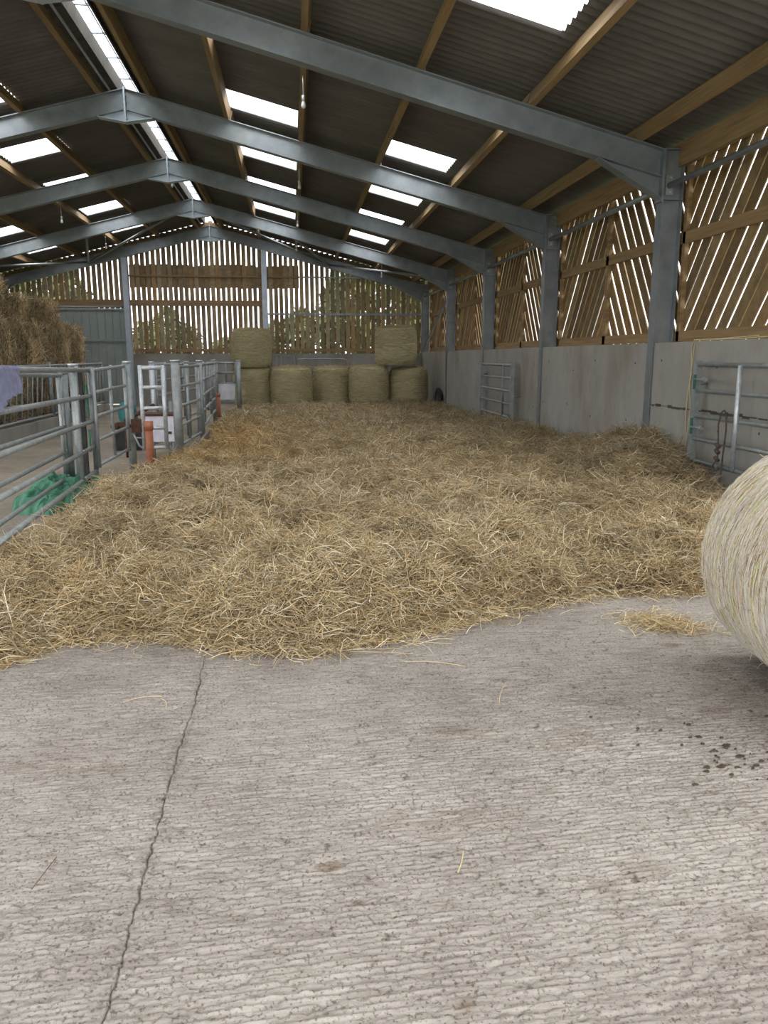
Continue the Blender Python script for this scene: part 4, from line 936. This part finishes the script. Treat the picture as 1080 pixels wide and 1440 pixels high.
# teal sack
n = 24; A, U = np.meshgrid(np.linspace(0, 2 * PI, n, endpoint=False), np.linspace(0, 1, 14), indexing='ij')
rr = (0.16 * (1 - np.abs(2 * U - 1) ** 4 * 0.5)) * (1 + 0.15 * (fbm(A * 2, U * 4, 3, 801) - 0.5) * 2)
P = np.stack([-2.88 + rr * np.cos(A), 14.0 + 0.8 * rr * np.sin(A), 0.42 + 0.42 * U], -1).reshape(-1, 3); idx = np.arange(P.shape[0]).reshape(n, 14)
F = np.stack([idx[:, :-1], np.roll(idx, -1, 0)[:, :-1], np.roll(idx, -1, 0)[:, 1:], idx[:, 1:]], -1).reshape(-1, 4)
root = empty('feed_sack', (-2.88, 14, 0)); tag(root, 'dark teal plastic sack on a block behind the second post', 'sack')
build_np('sack_body', P, F, M['teal'], root); mb = MB(); mb.box((-3.1, 13.85, 0), (-2.65, 14.2, 0.43)); build('block', mb, M['black'], root)
# small wire stand far behind the narrow gate
root = empty('wire_stand', (-2.95, 17.5, 0)); tag(root, 'thin grey wire stand with cross bars behind the trough', 'stand')
for x in (-3.05, -2.75): mb = MB(); mb.tube((x, 17.5, 0), (x, 17.5, 1.5), 0.022); build('upright', mb, M['galv'], root)
for z in (0.9, 1.2, 1.35, 1.48): mb = MB(); mb.tube((-3.05, 17.5, z), (-2.75, 17.5, z), 0.015); build('cross_bar', mb, M['galv'], root)

# board at the straw edge
mb = MB(); p0 = Vector((-1.80, 12.3, 0.02)); p1 = Vector((-1.42, 13.5, 0.20))
mb.add([(-1.72, 12.1, 0.0), (-1.68, 12.1, 0.0), (-1.50, 13.75, 0.0), (-1.54, 13.75, 0.0), (-1.66, 12.1, 0.09), (-1.62, 12.1, 0.09), (-1.44, 13.75, 0.36), (-1.48, 13.75, 0.36)], [(3, 2, 1, 0), (4, 5, 6, 7), (0, 1, 5, 4), (1, 2, 6, 5), (2, 3, 7, 6), (3, 0, 4, 7)])
tag(build('kick_board', mb, M['plank'], base=(-1.6, 13, 0)), 'weathered wooden board tilted at the straw edge by a gate post', 'board')

# tarpaulin
def tarp():
    n = 150; U, V_ = np.meshgrid(np.linspace(-1, 1, n), np.linspace(-1, 1, n), indexing='ij')
    X = -2.55 + U * 0.60; Y = 8.95 + V_ * 0.78 + 0.22 * U
    th = np.arctan2(V_, U); q = np.hypot(U, V_); edge = 0.86 + 0.16 * (fbm(np.cos(th) * 2 + 5, np.sin(th) * 2, 3, 901) - 0.5) * 2
    body = np.clip(1 - (q / edge) ** 3, 0, 1) ** 0.4
    f1 = np.abs(2 * fbm(X * 4.0, Y * 2.6, 2, 905) - 1); f2 = np.abs(2 * fbm(X * 10 + 3 * f1, Y * 7, 3, 906) - 1)
    hump = 0.13 * np.exp(-(((X + 2.78) / 0.30) ** 2 + ((Y - 9.05) / 0.5) ** 2)) + 0.08 * np.exp(-(((X + 2.28) / 0.2) ** 2 + ((Y - 9.35) / 0.3) ** 2))
    Z = body * (0.085 + hump + 0.17 * (0.5 - f1) + 0.15 * (0.5 - f2)); Z = np.where(q < edge, np.maximum(Z, 0.006), -0.05)
    X = X + 0.06 * (fbm(X * 6, Y * 6 + Z * 9, 3, 907) - 0.5); Y = Y + 0.08 * (fbm(X * 6, Y * 6, 3, 908) - 0.5)
    idx = np.arange(n * n).reshape(n, n); F = np.stack([idx[:-1, :-1], idx[1:, :-1], idx[1:, 1:], idx[:-1, 1:]], -1).reshape(-1, 4)
    keep = (q.reshape(-1)[F] < edge.reshape(-1)[F] + 0.02).all(1)
    o = build_np('tarpaulin', np.stack([X, Y, Z], -1).reshape(-1, 3), F[keep], M['tarp'], base=(-2.7, 9.0, 0))
    tag(o, 'crumpled green tarpaulin heaped on the concrete under the left gate', 'tarpaulin')
tarp()

# cloth over the top rail
def cloth():
    n, m_ = 70, 60; S, T = np.meshgrid(np.linspace(0, 1, n), np.linspace(-1, 1, m_), indexing='ij')
    y = 5.15 + S * 0.98; t = (y - 5.0) / 4.25; rx = -1.98 - 0.32 * t; zt = 1.46 + 0.07 * (1 - t) + 0.032
    drop = np.abs(T) * (0.30 + 0.06 * np.sin(S * 7) - 0.14 * np.clip(S - 0.72, 0, 1) * 3)
    side = np.sign(T) * np.minimum(np.abs(T) * 6, 1) * 0.032
    fold = 0.022 * np.sin(S * 26 + 3 * T + 2 * fbm(S * 4, T * 2, 2, 950)) * np.clip(np.abs(T) * 2, 0, 1) + 0.03 * (fbm(S * 5, T * 3, 3, 951) - 0.5) * np.clip(np.abs(T) * 2, 0, 1)
    X = rx - side - np.sign(T) * np.abs(fold) - 0.02 * T * np.abs(T); Z = zt - np.maximum(drop - 0.02, 0); Y = y + 0.03 * (fbm(S * 3, T * 4, 2, 952) - 0.5) - 0.10 * np.abs(T) * np.clip(S - 0.6, 0, 1)
    mb = MB(); mb.grid(X, Y, Z); o = build('cloth', mb, M['cloth'], base=(-2.05, 6.0, 1.4)); sm = o.modifiers.new('thickness', 'SOLIDIFY'); sm.thickness = 0.004
    tag(o, 'faded lavender cloth draped over the top rail at the left edge', 'cloth')
cloth()

# twine hanging over the right wall
root = empty('baler_twine', (4.6, 8.65, 1.77)); tag(root, 'pale baler twine hanging over the right wall beside the nearest column', 'twine')
mb = MB(); mb.path([(4.80, 7.3, 1.80), (4.74, 7.8, 1.785), (4.68, 8.3, 1.785), (4.62, 8.60, 1.785), (4.615, 8.64, 1.70), (4.612, 8.60, 1.4), (4.612, 8.66, 1.05), (4.612, 8.63, 0.72)], 0.006, 6)
mb.path([(4.78, 7.6, 1.81), (4.70, 8.2, 1.79), (4.62, 8.58, 1.787), (4.613, 8.58, 1.68), (4.612, 8.62, 1.3), (4.612, 8.56, 1.0), (4.612, 8.62, 0.45)], 0.005, 6)
build('strand', mb, M['rope'], root)

# hanging light bulbs
def bulb(x, y, lab, drop=0.22):
    z = ztop(x) ; root = empty('pendant_lamp', (x, y, z)); tag(root, lab, 'lamp', 'bare bulbs under the purlins')
    mb = MB(); mb.tube((x, y, z + 0.02), (x, y, z - drop), 0.006, 6); build('flex', mb, M['galv_bright'], root)
    mb = MB(); mb.tube((x, y, z - drop - 0.07), (x, y, z - drop), 0.022, 12); build('lamp_holder', mb, M['galv_bright'], root)
    mb = MB(); mb.lathe((x, y, z - drop - 0.20), [(0.004, 0.04), (0.02, 0.044), (0.032, 0.065), (0.030, 0.09), (0.020, 0.12), (0.014, 0.135)], 16); build('bulb', mb, M['glass_bulb'], root)
bulb(0.24, 11.0, 'bare light bulb hanging between the first two right rafters', 0.24)
bulb(0.24, 16.1, 'bare light bulb hanging between the second and third right rafters')
bulb(0.24, 20.6, 'bare light bulb hanging between the third and fourth right rafters')
bulb(0.24, 25.2, 'bare light bulb at the far end of the right roof slope')
bulb(2.91, 25.2, 'bare light bulb low under the right slope near the corner', 0.3)
bulb(-2.62, 19.2, 'bare light bulb hanging under the ridge by the third rafters', 0.35)
bulb(-5.49, 20.6, 'bare light bulb under the left slope, the nearer of two')
bulb(-5.49, 25.2, 'bare light bulb under the left slope, the farther of two')

# ================================================================== BEYOND THE END WALL
def tree(x, y, r, h, lab, seed, n=2600):
    root = empty('tree', (x, y, -0.12)); tag(root, lab, 'tree', 'trees beyond the end wall')
    mb = MB(); mb.tube((x, y, -0.12), (x, y, h * 0.6), 0.16 * r / 2 + 0.05, 10, r2=0.06); build('trunk', mb, M['bark'], root)
    d = rng.normal(size=(n, 3)); d /= np.linalg.norm(d, axis=1)[:, None]
    q = rng.uniform(0.45, 1, n) ** 0.5 * (0.75 + 0.5 * fbm(d[:, 0] * 3 + seed, d[:, 2] * 3 + d[:, 1], 2, seed))
    P = np.array([x, y, h * 0.55]) + d * q[:, None] * np.array([r, r, h * 0.47]); P[:, 2] = np.maximum(P[:, 2], 0.05)
    a = rng.normal(size=(n, 3)); a /= np.linalg.norm(a, axis=1)[:, None]; b = np.cross(a, rng.normal(size=(n, 3))); b /= np.linalg.norm(b, axis=1)[:, None]
    s = rng.uniform(0.10, 0.24, n)[:, None] * (0.6 + r * 0.2)
    V = np.stack([P - a * s, P + b * s * 0.6, P + a * s, P - b * s * 0.6], 1).reshape(-1, 3); F = np.arange(4 * n).reshape(n, 4)
    tag(build_np('foliage', V, F, M['leaf'], root, smooth=False), kind='stuff')
tree(4.6, 37.0, 2.9, 6.6, 'tall rounded green tree seen through the slats at the right', 1001, 5200)
tree(8.5, 39.0, 3.0, 5.6, 'green tree seen through the slats near the right corner', 1002, 3600)
tree(0.5, 38.0, 1.9, 3.7, 'low green bush seen through the slats behind the stacked bales', 1003, 2400)
tree(-2.6, 37.0, 1.5, 2.5, 'very low green bush seen through the slats left of the left stacked bale', 1004, 1800)
tree(-6.2, 40.0, 1.8, 3.6, 'green bush seen through the slats just right of the sheeted door', 1005, 2200)
tree(-12.6, 40.0, 3.2, 6.6, 'broad green tree seen through the slats above the hay stack', 1006, 4200)

# ================================================================== LIGHT, CAMERA
w = bpy.data.worlds.new('sky'); bpy.context.scene.world = w; w.use_nodes = True; nt = w.node_tree; nt.nodes.clear()
out = nt.nodes.new('ShaderNodeOutputWorld'); bg = nt.nodes.new('ShaderNodeBackground')
tc = nt.nodes.new('ShaderNodeTexCoord'); sep = nt.nodes.new('ShaderNodeSeparateXYZ'); rp = ramp(nt, [(0.0, (0.30, 0.30, 0.315)), (0.3, (0.42, 0.42, 0.43)), (0.62, (0.80, 0.80, 0.80)), (1.0, (1.0, 1.0, 0.99))])
nt.links.new(tc.outputs['Generated'], sep.inputs[0]); nt.links.new(sep.outputs['Z'], rp.inputs[0]); nt.links.new(rp.outputs[0], bg.inputs[0])
bg.inputs['Strength'].default_value = 2.2; nt.links.new(bg.outputs[0], out.inputs[0])

cam = bpy.data.cameras.new('camera'); co = bpy.data.objects.new('camera', cam); C.objects.link(co); bpy.context.scene.camera = co
cam.sensor_fit = 'VERTICAL'; cam.sensor_height = 36; cam.lens = 1081 / 1440 * 36; cam.clip_end = 300; cam.clip_start = 0.05
Rm = [[0.99310664, -0.1171966, -0.00203886], [-0.02515714, -0.19612441, -0.98025626], [0.11448283, 0.97355029, -0.19772079]]
r_, d_, f_ = [Vector(q) for q in Rm]
mt = Matrix((( r_.x, -d_.x, -f_.x, 0), (r_.y, -d_.y, -f_.y, 0), (r_.z, -d_.z, -f_.z, H_EYE), (0, 0, 0, 1))); co.matrix_world = mt
sc = bpy.context.scene
sc.view_settings.view_transform = 'Standard'; sc.view_settings.look = 'None'; sc.view_settings.gamma = 1; sc.view_settings.use_curve_mapping = False
sc.view_settings.exposure = 1.92
sc.cycles.max_bounces = 10; sc.cycles.diffuse_bounces = 7; sc.cycles.transparent_max_bounces = 12
